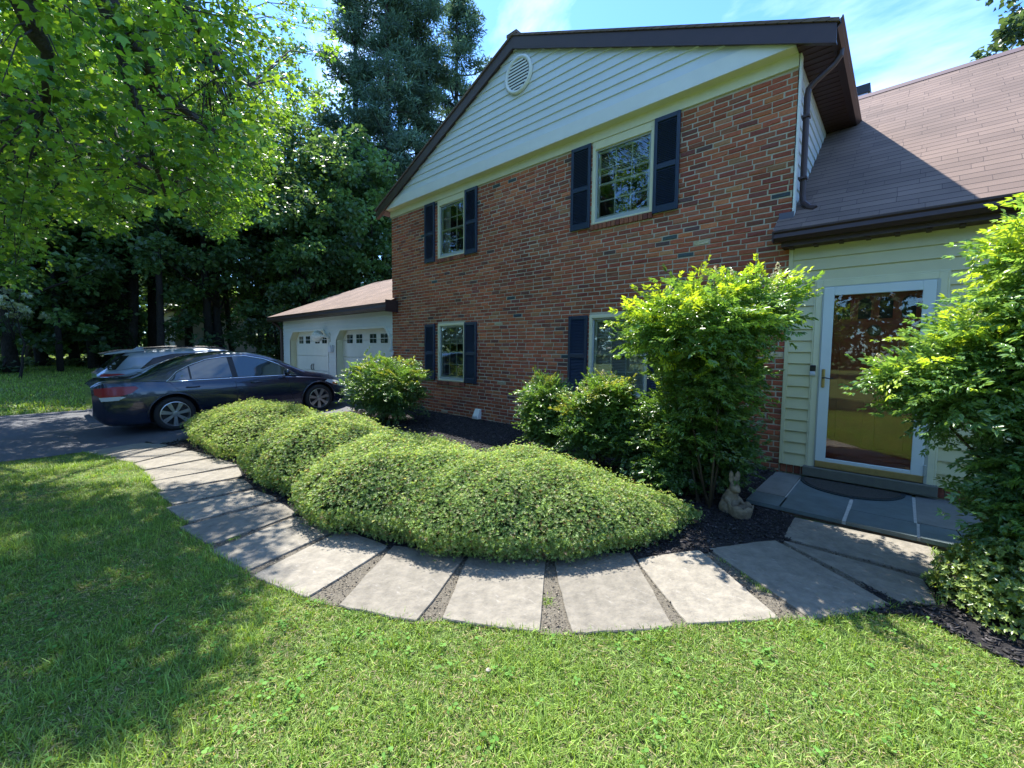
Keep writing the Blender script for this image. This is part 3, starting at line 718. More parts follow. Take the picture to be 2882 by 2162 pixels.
# windows -----------------------------------------------------
def make_window(x0, x1, z0, z1, shade):
    top_is_frieze = z1 > 4
    mb = MB(); cw = .052; yf = -.012
    mb.box(x0, x0+cw, yf, .09, z0, z1, bev=.004); mb.box(x1-cw, x1, yf, .09, z0, z1, bev=.004)
    mb.box(x0+cw, x1-cw, yf, .09, z1-cw, z1 if not top_is_frieze else ZF-.003, bev=.004)
    if top_is_frieze:
        mb.box(x0, x0+cw, yf, .01, z1, ZF-.003); mb.box(x1-cw, x1, yf, .01, z1, ZF-.003)
    mb.box(x0+cw, x1-cw, yf, .09, z0, z0+.028, bev=.004)
    wn = mb.build('window', M['cream'], house)
    ix0, ix1, iz0, iz1 = x0+cw, x1-cw, z0+.028, z1-cw
    # storm frame
    mb = MB(); sw = .024
    mb.box(ix0, ix0+sw, .016, .05, iz0, iz1); mb.box(ix1-sw, ix1, .016, .05, iz0, iz1); mb.box(ix0+sw, ix1-sw, .016, .05, iz1-sw, iz1)
    mb.box(ix0+sw, ix1-sw, .014, .05, iz0, iz0+.055)
    mb.build('window_frame', M['sash'], wn)
    a0, a1, b0, b1 = ix0+sw, ix1-sw, iz0+.055, iz1-sw
    zm = (b0+b1)/2
    for nm, (c0, c1, yy) in (('lower_sash', (b0, zm+.018, .040)), ('upper_sash', (zm-.018, b1, .054))):
        mb = MB(); r = .036
        mb.box(a0, a0+r, yy, yy+.03, c0, c1, bev=.003); mb.box(a1-r, a1, yy, yy+.03, c0, c1, bev=.003)
        mb.box(a0+r, a1-r, yy, yy+.03, c0, c0+.034, bev=.003); mb.box(a0+r, a1-r, yy, yy+.03, c1-.034, c1, bev=.003)
        p0, p1, q0, q1 = a0+r, a1-r, c0+.034, c1-.034
        for t in (1/3, 2/3):
            xx = p0+(p1-p0)*t; mb.box(xx-.009, xx+.009, yy+.006, yy+.024, q0, q1)
        zz = (q0+q1)/2; mb.box(p0, p1, yy+.008, yy+.022, zz-.009, zz+.009)
        mb.build(nm, mat('sash_cream', (.50, .53, .47), .45), wn)
    mb = MB(); mb.quad((a0, .030, b0), (a1, .030, b0), (a1, .030, b1), (a0, .030, b1)); mb.build('window_pane', M['glass'], wn, recalc=False)
    mb = MB(); e = .06  # dark room behind
    X0, X1, Z0_, Z1_ = x0-e, x1+e, z0-e, z1+e
    mb.quad((X0, 1.4, Z0_), (X1, 1.4, Z0_), (X1, 1.4, Z1_), (X0, 1.4, Z1_)); mb.quad((X0, .1, Z0_), (X0, 1.4, Z0_), (X0, 1.4, Z1_), (X0, .1, Z1_))
    mb.quad((X1, .1, Z0_), (X1, .1, Z1_), (X1, 1.4, Z1_), (X1, 1.4, Z0_)); mb.quad((X0, .1, Z1_), (X0, 1.4, Z1_), (X1, 1.4, Z1_), (X1, .1, Z1_)); mb.quad((X0, .1, Z0_), (X1, .1, Z0_), (X1, 1.4, Z0_), (X0, 1.4, Z0_))
    mb.build('room_lining', M['dark'], wn, recalc=False)
    if shade == 'curtain':
        mb = MB()
        for s in (0, 1):
            n = 22; w_ = (x1-x0)*.22
            for k in range(n):
                t0, t1 = k/n, (k+1)/n
                xs0 = x0+.03+w_*t0 if s == 0 else x1-.03-w_*t0; xs1 = x0+.03+w_*t1 if s == 0 else x1-.03-w_*t1
                yy0 = .16+.018*math.sin(t0*26); yy1 = .16+.018*math.sin(t1*26); g = .10*(t0 if s == 0 else t0)
                mb.quad((xs0, yy0, z0), (xs1, yy1, z0), (xs1, yy1, z1), (xs0, yy0, z1))
        mb.build('curtain', M['curtain'], wn, recalc=False)
    if shade in ('halfblind', 'fullblind'):
        mb = MB(); zb_ = z1-(z1-z0)*(.34 if shade == 'halfblind' else .97); z = zb_
        while z < z1:
            mb.quad((x0+.05, .125, z), (x1-.05, .125, z), (x1-.05, .145, z+.019), (x0+.05, .145, z+.019)); z += .024
        mb.box(x0+.05, x1-.05, .115, .145, zb_-.025, zb_)
        mb.build('blind', M['blind'], wn, recalc=False)
    return wn
for wv, shd in zip(WIN, ('curtain', 'halfblind', 'halfblind', 'fullblind')): make_window(*wv, shd)
def shutter_mesh(w_, h):
    mb = MB(); y0, y1 = -.034, 0; st = .046
    mb.box(0, st, y0, y1, 0, h, bev=.003); mb.box(w_-st, w_, y0, y1, 0, h, bev=.003)
    zm = h*.485
    rails = ((0, .095), (zm-.035, zm+.035), (h-.06, h))
    for a, b in rails: mb.box(st, w_-st, y0+.001, y1, a, b, bev=.003)
    mb.box(st, w_-st, -.008, -.002, .09, h-.05)
    for a, b in ((.095, zm-.035), (zm+.035, h-.06)):
        z = a+.004
        while z < b-.016:
            mb.quad((st, -.030, z), (w_-st, -.030, z), (w_-st, -.010, z+.022), (st, -.010, z+.022)); mb.quad((st, -.030, z), (st, -.027, z-.004), (w_-st, -.027, z-.004), (w_-st, -.030, z)); z += .0245
    me_o = mb.build('shutter', M['navy'], house)
    return me_o
SH = [(-4.171, -3.802, 3.419, 4.728), (-2.773, -2.402, 3.419, 4.728), (-.102, .2656, 3.419, 4.728), (1.324, 1.690, 3.419, 4.728),
      (-4.171, -3.802, .7555, 2.027), (-2.773, -2.402, .7555, 2.027), (-.102, .2656, .7555, 2.027), (1.324, 1.690, .7555, 2.027)]
for a, b, c, d in SH:
    o = shutter_mesh(b-a, d-c); o.location = Vector((a, -.014, c)); 
# dryer vent hood + outlet box near entry
mb = MB()
mb.prism([(-.0, .235), (-.03, .235), (-.12, .06), (-.12, .04), (-.0, .04)], 0, -2.43, -2.27); dv = mb.build('dryer_vent', M['white'], house)
mb = MB()
for k in range(5): mb.box(-2.42, -2.28, -.125, -.119, .055+k*.012, .060+k*.012)
mb.build('vent_flap', M['greyplastic'], dv)
mb = MB(); mb.prism([(2.64, .17), (2.75, .17), (2.75, .27), (2.735, .30), (2.70, .312), (2.655, .30), (2.64, .27)], 1, -.07, -.012); ob = mb.build('outlet_cover', M['bluegrey'], house)
mb = MB(); mb.box(2.67, 2.72, -.078, -.069, .19, .26, bev=.004); mb.build('outlet', M['greyplastic'], ob)

# stoop --------------------------------------------------------
stoop = thing('stoop', 'low front stoop topped with blue and grey flagstones in white mortar at the entry door', 'stoop', (3.9, -.7, 0))
mb = MB(); mb.box(3.04, 4.95, -1.34, -.02, -.2, -.028); mb.build('stoop_base', mat('stoop_riser', (.13, .085, .06), .9, var=(15, .5)), stoop)
mb = MB(); mb.box(3.035, 4.96, -1.345, .0, -.03, -.002); mb.build('mortar_joint', mat('white_mortar', (.52, .52, .48), .9, var=(20, .15)), stoop)
FS = [((3.015, 3.275), (-1.01, -.02), 'greystone'), ((3.015, 3.315), (-1.365, -1.03), 'bluestone'), ((3.295, 3.775), (-1.365, -.02), 'bluestone'),
      ((3.80, 4.235), (-.99, -.02), 'bluestone'), ((3.80, 4.25), (-1.37, -1.0), 'bluestone'), ((4.27, 4.97), (-1.37, -.99), 'bluestone'), ((4.26, 4.97), (-.97, -.02), 'greystone')]
for (xa_, xb_), (ya_, yb_), mm in FS:
    mb = MB(); j = [random.uniform(-.006, .006) for _ in range(4)]
    mb.prism([(xa_+j[0], ya_), (xb_+j[1], ya_+j[2]), (xb_-j[0], yb_), (xa_, yb_)], 2, -.025, .010); mb.build('flagstone', M[mm], stoop)
# half-round mat
mb = MB(); pts = [(3.29, -.095)] + [(3.735-.455*math.cos(t*math.pi/24), -.10-.565*math.sin(t*math.pi/24)) for t in range(0, 25)] + [(4.18, -.095)]
pts = [(3.735-.45*math.cos(t*math.pi/28), -.10-.50*math.sin(t*math.pi/28)) for t in range(29)]
matt = thing('door_mat', 'dark half round door mat lying before the entry door', 'door mat', (3.735, -.3, .012))
mb.prism(pts, 2, .012, .022); mb.build('mat_border', mat('mat_rubber', (.018, .03, .035), .6), matt)
mb = MB(); mb.prism([(3.735+(x-3.735)*.93, -.115+(y+.10)*.93) for x, y in pts], 2, .0225, .028); mb.build('mat_pile', M['mat'], matt)

# ================================================================== GARAGE
gar = thing('attached_garage', 'low garage with two white doors and a shingled hip roof beside the brick house', 'garage', (-9.3, 0, 0))
GXL, GXR = -13.2, XL-.02
D1 = (-12.51, -9.42, 2.02); D2 = (-8.81, -5.74, 2.0)
mb = MB()
def gw_fn(za, zb):
    segs = []
    def cl(D, z):  # clipped-corner opening half range
        a, b, zt = D; c = .28
        if z >= zt: return None
        t = max(0, z-(zt-c)); return (a+t, b-t)
    o1a, o1b = cl(D1, za), cl(D1, min(zb, D1[2]-.001)); o2a, o2b = cl(D2, za), cl(D2, min(zb, D2[2]-.001))
    if o1a is None: return [(GXL, GXR, GXL, GXR)]
    return [(GXL, o1a[0], GXL, o1b[0]), (o1a[1], o2a[0], o1b[1], o2b[0]), (o2a[1], GXR, o2b[1], GXR)]
laps(mb, .03, -.25, 1.72, .118, gw_fn); laps(mb, .03, 1.72, 2.02, .10, gw_fn); laps(mb, .03, 2.02, 2.46, .15, gw_fn)
mb.quad((GXL, .03, -.3), (GXL, 6, -.3), (GXL, 6, 2.5), (GXL, .03, 2.5))
mb.build('garage_siding', M['vinyl'], gar, recalc=False)
for D in (D1, D2):
    a, b, zt = D; c = .28; gb = -.30
    outl = [(a, gb), (a, zt-c), (a+c, zt), (b-c, zt), (b, zt-c), (b, gb)]
    mb = MB()
    for k in range(5):
        (x0, z0), (x1, z1) = outl[k], outl[k+1]
        mb.quad((x0, .0, z0), (x1, .0, z1), (x1, .24, z1), (x0, .24, z0))
    mb.build('door_reveal', M['cream'], gar, recalc=False)
    mb = MB(); t = .055
    oo = [(a-t, gb), (a-t, zt-c+.02), (a+c-.02, zt+t), (b-c+.02, zt+t), (b+t, zt-c+.02), (b+t, gb)]
    for k in range(5):
        p, q, r_, s_ = outl[k], outl[k+1], oo[k+1], oo[k]
        mb.quad((p[0], -.005, p[1]), (q[0], -.005, q[1]), (r_[0], -.005, r_[1]), (s_[0], -.005, s_[1])); mb.quad((s_[0], -.005, s_[1]), (r_[0], -.005, r_[1]), (r_[0], .02, r_[1]), (s_[0], .02, s_[1]))
        mb.quad((p[0], -.005, p[1]), (q[0], -.005, q[1]), (q[0], .02, q[1]), (p[0], .02, p[1]))
    mb.build('door_trim', M['white'], gar, recalc=False)
    mb = MB(); y = .22
    gate = None
    ph = .5; z = gb
    while z < 2.0:
        mb.box(a-.1, b+.12, y, y+.04, z+.004, min(z+ph, 2.1)-.004, bev=.006); z += ph
    gate = mb.build('garage_door', M['white'], gar)
    for cxp in ((347, 413, 507, 577) if D is D1 else (830, 923, 1061, 1171)):
        xc = ony(750+cxp*.2833, 780+620*.2833, y).x
        mb = MB()
        for i in (0, 1):
            for j in (0, 1):
                mb.box(xc-.175+i*.185, xc-.175+i*.185+.165, y-.006, y-.002, 1.62+j*.135, 1.62+j*.135+.118)
        mb.build('door_window', M['carglass'], gate)
    mb = MB(); xc = ony(750+465*.2833, 780+900*.2833, y).x if D is D1 else (a+b)/2
    for s in (-.06, .06):
        mb.tube([(xc+s, y-.002, .92), (xc+s+(.03 if s < 0 else -.03)*-1, y-.035, .86), (xc+s+(.03 if s < 0 else -.03)*-1, y-.035, .76), (xc+s, y-.002, .70)], .014, n=6)
    mb.build('pull_handle', M['black'], gate)
mb = MB()  # eave + hip roof
ez, ey, rz_ = 2.60, -.34, 4.13
exl, exr = -13.75, XL+.28
mb.poly([(exl, ey, ez), (XL+.0, ey, ez), (XL+.0, 3.0, rz_), (-11.8, 3.0, rz_)]); mb.poly([(exl, ey, ez), (-11.8, 3.0, rz_), (exl, 6.4, ez)]); mb.poly([(-11.8, 3.0, rz_), (XL, 3.0, rz_), (XL, 6.4, ez), (exl, 6.4, ez)])
mb.poly([(XL, ey, ez), (exr, ey, ez), (exr, -.012, ez+.15), (XL, -.012, ez+.15)])
mb.build('garage_roof', M['shingle'], gar, recalc=False, uv=lambda c: (c.x, c.y*1.1))
mb = MB(); mb.prism([(-.25-a, 2.595+b*1.5) for a, b in gutter_prof()], 0, exl, exr)
mb.box(exr-.01, exr+.005, -.36, -.012, 2.37, 2.66)
mb.build('gutter', M['brown'], gar)
mb = MB(); mb.box(exl, exr, -.25, .02, 2.44, 2.46); mb.build('soffit', M['soffit'], gar)
mb = MB(); mb.tube([(-13.45, -.25, 2.42), (-13.3, -.10, 2.25), (-13.25, -.03, 2.1), (-13.25, -.03, -.25)], .05, n=8); mb.build('downspout', M['brown'], gar)
# horn shaped lamp, key box, floodlight
mb = MB()
mb.lathe([(.19, -.02), (.18, .0), (.15, .06), (.10, .14), (.055, .24), (.03, .32)], (-9.72, -.16, 1.84), axis=0, n=12)
mb.tube([(-9.42, -.16, 1.85), (-9.32, -.14, 1.83), (-9.28, -.05, 1.80), (-9.28, .02, 1.75)], [.03, .035, .03, .03], n=8); mb.box(-9.33, -9.23, -.02, .02, 1.66, 1.95, bev=.01)
mb.build('carriage_lamp', M['oldpaint'], gar)
mb = MB(); mb.box(-9.26, -9.05, -.06, .02, 1.34, 1.52, bev=.01); mb.box(-9.02, -9.0, -.04, .02, 1.36, 1.56); mb.build('key_box', M['greyplastic'], gar)
fl = thing('floodlight', 'white twin floodlight fixed at the left brick corner beside the garage', 'light fixture', (XL+.12, -.02, 1.35))
mb = MB(); mb.lathe([(.001, -.02), (.055, -.02), (.05, .03), (.02, .05)], (XL+.16, -.14, 1.32), axis=1, n=14); mb.lathe([(.001, -.02), (.05, -.02), (.045, .03), (.02, .05)], (XL+.03, -.12, 1.44), axis=1, n=14)
mb.build('lamp_head', M['white'], fl); mb = MB(); mb.tube([(XL+.08, -.012, 1.40), (XL+.08, -.05, 1.40), (XL+.16, -.09, 1.33)], .014, n=6); mb.tube([(XL+.08, -.05, 1.40), (XL+.03, -.08, 1.44)], .014, n=6); mb.build('bracket', M['white'], fl)

# ================================================================== CARS
def catmull(xs, ys, x):
    xs = np.array(xs, float); ys = np.array(ys, float); x = np.asarray(x, float)
    m = np.gradient(ys, xs); i = np.clip(np.searchsorted(xs, x)-1, 0, len(xs)-2); h = xs[i+1]-xs[i]; t = np.clip((x-xs[i])/h, 0, 1)
    return (2*t**3-3*t**2+1)*ys[i]+(t**3-2*t**2+t)*h*m[i]+(-2*t**3+3*t**2)*ys[i+1]+(t**3-t**2)*h*m[i+1]
class Car:
    """x = sideways (right +), y = forward, z up, rear bumper at y=0"""
    def __init__(s, prof): s.p = prof
    def g(s, k, y): xs, ys = zip(*s.p[k]); return np.interp(y, xs, ys) if k in s.p.get('lin', ()) else catmull(xs, ys, y)
    def ring(s, y):
        w_ = float(s.g('w', y)); zb = float(s.g('zb', y)); sh = float(s.g('sh', y)); top = float(s.g('top', y)); wr = float(s.g('wr', y))
        wc = w_*.925; cab = max(top-sh, 0.0)
        P = [(0, zb), (w_*.55, zb), (w_*.86, zb), (w_*.955, zb+.05), (w_*.985, zb+.16), (w_*1.0, zb+(sh-zb)*.52), (w_*.998, zb+(sh-zb)*.72), (w_*.975, zb+(sh-zb)*.88), (w_*.945, sh), (wc*.985, sh+min(cab*.06, .03)),
             (wc+(wr-wc)*.30, sh+cab*.30), (wc+(wr-wc)*.58, sh+cab*.58), (wc+(wr-wc)*.84, sh+cab*.82), (wr*.97, sh+cab*.93), (wr*.86, sh+cab*.985), (wr*.55, top+.006), (0, top+.012)]
        return P
    def body(s, name, m, parent, wheels, ny=90):
        L_ = s.p['len']; ys = np.linspace(0.0, 1.0, ny); ys = L_*(ys + .02*np.sin(2*np.pi*ys)*-1); ys[0] = 0; ys[-1] = L_
        V = []; nr = None
        for y in ys:
            P = s.ring(y); full = P + [(-x, z) for x, z in reversed(P[1:-1])]; nr = len(full)
            V += [(x, y, z) for x, z in full]
        F = []
        for i in range(len(ys)-1):
            for k in range(nr):
                k2 = (k+1) % nr; F.append((i*nr+k, i*nr+k2, (i+1)*nr+k2, (i+1)*nr+k))
        F.append(tuple(range(nr))); F.append(tuple((len(ys)-1)*nr+k for k in reversed(range(nr))))
        me = bpy.data.meshes.new(name); me.from_pydata(V, [], F); me.materials.append(m); me.materials.append(M['rubber'])
        bm = bmesh.new(); bm.from_mesh(me); bmesh.ops.recalc_face_normals(bm, faces=bm.faces); bm.to_mesh(me); bm.free()
        for p in me.polygons: p.use_smooth = True
        o = bpy.data.objects.new(name, me); COL.objects.link(o)
        cb = MB()
        for sx in (-1, 1):
            for wy_, wz_, r_ in wheels:
                n = 40; c0 = [(wy_+r_*math.cos(t*2*math.pi/n), wz_+r_*math.sin(t*2*math.pi/n)) for t in range(n)]
                cb.prism(c0, 0, sx*.60, sx*1.3)
        cut = cb.build('cutter', M['rubber']); md = o.modifiers.new('b', 'BOOLEAN'); md.object = cut; md.operation = 'DIFFERENCE'; md.solver = 'EXACT'
        dg = bpy.context.evaluated_depsgraph_get(); dg.update(); me2 = bpy.data.meshes.new_from_object(o.evaluated_get(dg))
        bpy.data.objects.remove(o); bpy.data.objects.remove(cut)
        try:
            me2.set_sharp_from_angle(angle=R(32))
        except Exception: pass
        return link(name, me2, parent)
    def xat(s, y, z):
        P = s.ring(y); zs_ = [p[1] for p in P[3:14]]; xs_ = [p[0] for p in P[3:14]]; return float(np.interp(z, zs_, xs_))
    def patch(s, mb, outl, off=.006, side=1, mi=0, div=10):
        """side panel from (y,z) outline"""
        bm = bmesh.new(); bm.faces.new([bm.verts.new((0, y, z)) for y, z in outl])
        ys_ = [p[0] for p in outl]; zs_ = [p[1] for p in outl]
        for ax, lo, hi, n in ((1, min(ys_), max(ys_), div), (2, min(zs_), max(zs_), div)):
            for k in range(1, n):
                co = [0, 0, 0]; co[ax] = lo+(hi-lo)*k/n; no = [0, 0, 0]; no[ax] = 1
                bmesh.ops.bisect_plane(bm, geom=list(bm.verts)+list(bm.edges)+list(bm.faces), plane_co=co, plane_no=no)
        bm.verts.ensure_lookup_table(); o = len(mb.v); bm.verts.index_update()
        for v in bm.verts: mb.v.append((side*(s.xat(v.co.y, v.co.z)+off), v.co.y, v.co.z))
        for f in bm.faces: mb.f.append(tuple(o+v.index for v in f.verts)); mb.m.append(mi)
        bm.free()
    def top_patch(s, mb, y0, y1, f0, f1, off=.006, ny=10, nx=12, zmin=None):
        """windscreen-like panel over the top surface: half width fraction f0 at y0, f1 at y1"""
        o = len(mb.v)
        for i in range(ny+1):
            y = y0+(y1-y0)*i/ny; f = f0+(f1-f0)*i/ny; P = s.ring(y)[9:]; xs_ = [p[0] for p in P][::-1]; zs_ = [p[1] for p in P][::-1]
            wmax = P[2][0]
            for k in range(nx+1):
                x = (-1+2*k/nx)*f*wmax; mb.v.append((x, y, float(np.interp(abs(x), xs_, zs_))+off))
        for i in range(ny):
            for k in range(nx):
                a = o+i*(nx+1)+k; mb.f.append((a, a+1, a+nx+2, a+nx+1)); mb.m.append(0)
def wheel(parent, x, y, z, side, r=.325):
    mb = MB(); T = [(r*.70, .0), (r*.73, .012), (r*.80, .018), (r*.93, .014), (r*.985, -.01), (r, -.04), (r, -.17), (r*.95, -.20), (r*.70, -.20)]
    mb.lathe([(a, side*b) for a, b in T], (x, y, z), axis=0, n=40); t = mb.build('wheel', M['rubber'], parent, smooth=True)
    mb = MB(); mb.lathe([(r*.70, .002*side), (r*.715, .010*side), (r*.69, .012*side), (r*.66, -.01*side), (r*.64, -.06*side), (r*.63, -.15*side)], (x, y, z), axis=0, n=40)
    for k in range(7):
        for d in (-.095, .095):
            th = 2*math.pi*k/7+.2; a0, a1 = th+d*1.9, th+d*1.35
            c0 = Vector((x+side*.0, y+math.cos(a0)*r*.10, z+math.sin(a0)*r*.10)); c1 = Vector((x+side*.004, y+math.cos(th+d)*r*.68, z+math.sin(th+d)*r*.68))
            dr = (c1-c0).normalized(); nn = Vector((0, -dr.z, dr.y))*.0135
            q = [c0+nn, c0-nn, c1-nn*1.25, c1+nn*1.25]; bk = [p-Vector((side*.03, 0, 0)) for p in q]
            mb.quad(*q)
            for i in range(4): mb.quad(q[i], q[(i+1) % 4], bk[(i+1) % 4], bk[i])
    mb.lathe([(.001, side*.012), (r*.14, side*.010), (r*.17, -.005*side), (r*.17, -.05*side)], (x, y, z), axis=0, n=16)
    mb.build('rim', M['alloy'], t)
    mb = MB(); mb.lathe([(.001, -.075*side), (r*.64, -.075*side)], (x, y, z), axis=0, n=24); mb.build('brake_shadow_disc', M['black'], t); 

sed = Car({'len': 4.70,
  'w': [(0, .64), (.10, .76), (.35, .855), (.9, .90), (1.6, .905), (3.0, .905), (3.8, .90), (4.2, .86), (4.5, .74), (4.64, .62), (4.70, .52)],
  'zb': [(0, .38), (.10, .27), (.35, .20), (1.0, .18), (3.7, .18), (4.3, .19), (4.6, .24), (4.70, .34)],
  'sh': [(0, .90), (.08, .965), (.3, .985), (1.0, .965), (2.0, .935), (3.0, .90), (3.5, .865), (4.0, .80), (4.35, .71), (4.6, .60), (4.70, .50)],
  'top': [(0, .93), (.08, 1.00), (.35, 1.04), (.58, 1.06), (.78, 1.12), (1.1, 1.27), (1.5, 1.42), (1.85, 1.48), (2.2, 1.497), (2.6, 1.465), (2.95, 1.36), (3.3, 1.18), (3.62, 1.015), (4.0, .935), (4.35, .83), (4.6, .69), (4.70, .56)],
  'wr': [(0, .58), (.3, .70), (.62, .72), (1.0, .63), (1.5, .56), (2.2, .56), (2.7, .58), (3.2, .66), (3.6, .74), (4.2, .68), (4.70, .45)]})
SEDX = -7.12
sedan = thing('sedan_car', 'dark blue four door sedan parked nearest the hedge, its nose toward the garage', 'car', (SEDX, -5.42, -.215), rz=R(1.5))
sedan.rotation_euler = (R(2.0), 0, R(1.5))
bpy.context.view_layer.update()
CARI = []
def cbuild(mb, name, m, par, **k):
    o = mb.build(name, m, None, **k); o.parent = par; return o
def as_child(o, par): o.parent = par; o.matrix_parent_inverse = Matrix.Identity(4); return o
WR, WF = 1.10, 3.85
b = sed.body('car_body', M['bluepaint'], None, [(WR, .335, .385), (WF, .335, .385)]); as_child(b, sedan)
def car_wheels(par, xo, ws, r=.33):
    for wy_ in ws:
        for sd2 in (1, -1):
            before = set(bpy.data.objects)
            wheel(None, sd2*xo, wy_, .335, sd2, r)
            for o in [o for o in bpy.data.objects if o not in before]:
                if o.parent is None: as_child(o, par)
car_wheels(sedan, .885, (WR, WF))
SW = [(1.06, .955), (1.20, 1.09), (1.42, 1.21), (1.70, 1.325), (2.05, 1.385), (2.42, 1.39), (2.75, 1.325), (3.02, 1.20), (3.28, 1.035), (3.34, .93)]
for side in (1, -1):
    mb = MB(); sed.patch(mb, [(1.06, .985), (1.20, 1.12), (1.42, 1.235), (1.70, 1.335), (1.95, 1.375), (2.07, 1.385), (2.10, .975), (1.06, .985)][:-1], .006, side); as_child(mb.build('rear_window', M['carglass'], None, smooth=True), sedan)
    mb = MB(); sed.patch(mb, [(2.20, .972), (2.17, 1.388), (2.42, 1.385), (2.75, 1.31), (3.02, 1.185), (3.26, 1.04), (3.34, .945)], .006, side); as_child(mb.build('front_window', M['carglass'], None, smooth=True), sedan)
    mb = MB(); path = [(1.0, .962), (1.05, 1.0), (1.19, 1.135), (1.41, 1.25), (1.70, 1.352), (2.05, 1.402), (2.42, 1.402), (2.76, 1.325), (3.04, 1.195), (3.36, .955)]
    mb.tube([(side*(sed.xat(y, z)+.008), y, z) for y, z in path], .0085, n=6); bl = [(y, .962-.012*(y-1)) for y in np.linspace(1.0, 3.38, 12)]
    mb.tube([(side*(sed.xat(y, z)+.008), y, z) for y, z in bl], .010, n=6); as_child(mb.build('chrome_trim', M['chrome'], None, smooth=True), sedan)
    mb = MB(); sed.patch(mb, [(1.38, .99), (1.38, 1.215), (1.41, 1.23), (1.41, .99)], .010, side, div=3); as_child(mb.build('window_divider', M['black'], None), sedan); mb = MB(); sed.patch(mb, [(2.10, .97), (2.07, 1.385), (2.17, 1.388), (2.20, .965)], .009, side, div=3); as_child(mb.build('door_pillar', M['black'], None), sedan)
    for (ya, nm) in ((1.30, 'door_handle'), (2.42, 'door_handle')):
        mb = MB(); mb.tube([(side*(sed.xat(ya, .83)+.004), ya, .83), (side*(sed.xat(ya+.03, .83)+.030), ya+.03, .832), (side*(sed.xat(ya+.17, .83)+.030), ya+.17, .832), (side*(sed.xat(ya+.21, .83)+.004), ya+.21, .83)], .014, n=8); as_child(mb.build(nm, M['bluepaint'], None, smooth=True), sedan)
    mb = MB()
    for ln in ([(2.14, z) for z in np.linspace(.26, .96, 10)], [(1.42+.16*math.cos(t), .58+.42*math.sin(t)) for t in ()], [(3.30-.02*k, .24+.08*k) for k in range(9)], [(1.50, .42), (1.46, .55), (1.36, .70), (1.15, .82), (1.05, .95)]):
        if len(ln) > 1: mb = MB(); mb.tube([(side*(sed.xat(y, z)+.0006), y, z) for y, z in ln], .0035, n=4); as_child(mb.build('door_seam', M['black'], None), sedan)
    # door mirror
    mb = MB(); mb.lathe([(.001, -.045), (.05, -.04), (.075, -.01), (.078, .03), (.07, .045)], (side*1.0, 3.10, 1.01), axis=1, n=14); mb.box(min(side*.84, side*.95), max(side*.84, side*.95), 3.10, 3.16, .95, .985); as_child(mb.build('door_mirror', M['bluepaint'], None, smooth=True), sedan)
    # wheel-arch flare lips
    for wy_ in (WR, WF):
        mb = MB(); pts = [(wy_+.40*math.cos(t), .335+.40*math.sin(t)) for t in np.linspace(-.12, math.pi+.12, 26)]
        mb.tube([(side*(sed.xat(min(max(y, .02), 4.6), max(z, .2))+.002), y, max(z, .2)) for y, z in pts], [.004]+[.016]*24+[.004], n=8)
        as_child(mb.build('wheel_arch', M['bluepaint'], None, smooth=True), sedan)
    mb = MB(); sed.patch(mb, [(.03, .80), (.03, .905), (.30, .925), (.56, .915), (.60, .885), (.50, .80), (.34, .75), (.10, .745)], .018, side, div=14); tl = mb.build('tail_light', M['redlens'], None, smooth=True); as_child(tl, sedan)
    mb = MB(); sed.patch(mb, [(.10, .675), (.08, .745), (.34, .75), (.42, .735), (.32, .68)], .019, side, div=8); as_child(mb.build('reverse_lens', M['clearlens'], None, smooth=True), tl)
    mb = MB(); sed.patch(mb, [(4.02, .73), (4.10, .775), (4.35, .72), (4.58, .60), (4.50, .56), (4.25, .63)], .008, side, div=8); hl = mb.build('headlight', M['clearlens'], None, smooth=True); as_child(hl, sedan)
    mb = MB(); sed.patch(mb, [(4.20, .655), (4.22, .70), (4.34, .66), (4.36, .61)], .012, side, div=3); as_child(mb.build('indicator', M['amber'], None), hl)
mb = MB(); sed.top_patch(mb, .74, 1.50, .84, .93, .006); as_child(mb.build('rear_screen', M['carglass'], None, smooth=True), sedan)
mb = MB(); sed.top_patch(mb, 2.66, 3.52, .93, .90, .006); as_child(mb.build('windscreen', M['carglass'], None, smooth=True), sedan)

suv = Car({'len': 4.50,
  'w': [(0, .70), (.08, .80), (.3, .87), (.9, .92), (3.4, .92), (4.0, .87), (4.35, .72), (4.5, .55)],
  'zb': [(0, .42), (.2, .28), (1.0, .24), (3.7, .24), (4.5, .38)],
  'sh': [(0, .98), (.1, 1.05), (.3, 1.09), (1.5, 1.06), (3.2, 1.02), (3.9, .94), (4.3, .82), (4.5, .62)],
  'top': [(0, 1.02), (.12, 1.12), (.30, 1.32), (.52, 1.50), (.8, 1.545), (1.5, 1.575), (2.1, 1.57), (2.5, 1.52), (3.0, 1.32), (3.4, 1.12), (3.9, 1.03), (4.3, .88), (4.5, .68)],
  'wr': [(0, .62), (.3, .70), (.6, .68), (2.2, .68), (2.7, .68), (3.3, .78), (4.0, .72), (4.5, .45)]})
suvc = thing('sport_utility_car', 'silver sport utility car behind the blue sedan, with roof rails and rear spoiler', 'car', (-9.95, -5.18, -.215))
suvc.rotation_euler = (R(2.0), 0, R(1.0))
b = suv.body('car_body', M['silver'], None, [(.95, .35, .41), (3.6, .35, .41)]); as_child(b, suvc)
car_wheels(suvc, .90, (.95, 3.6), .345)
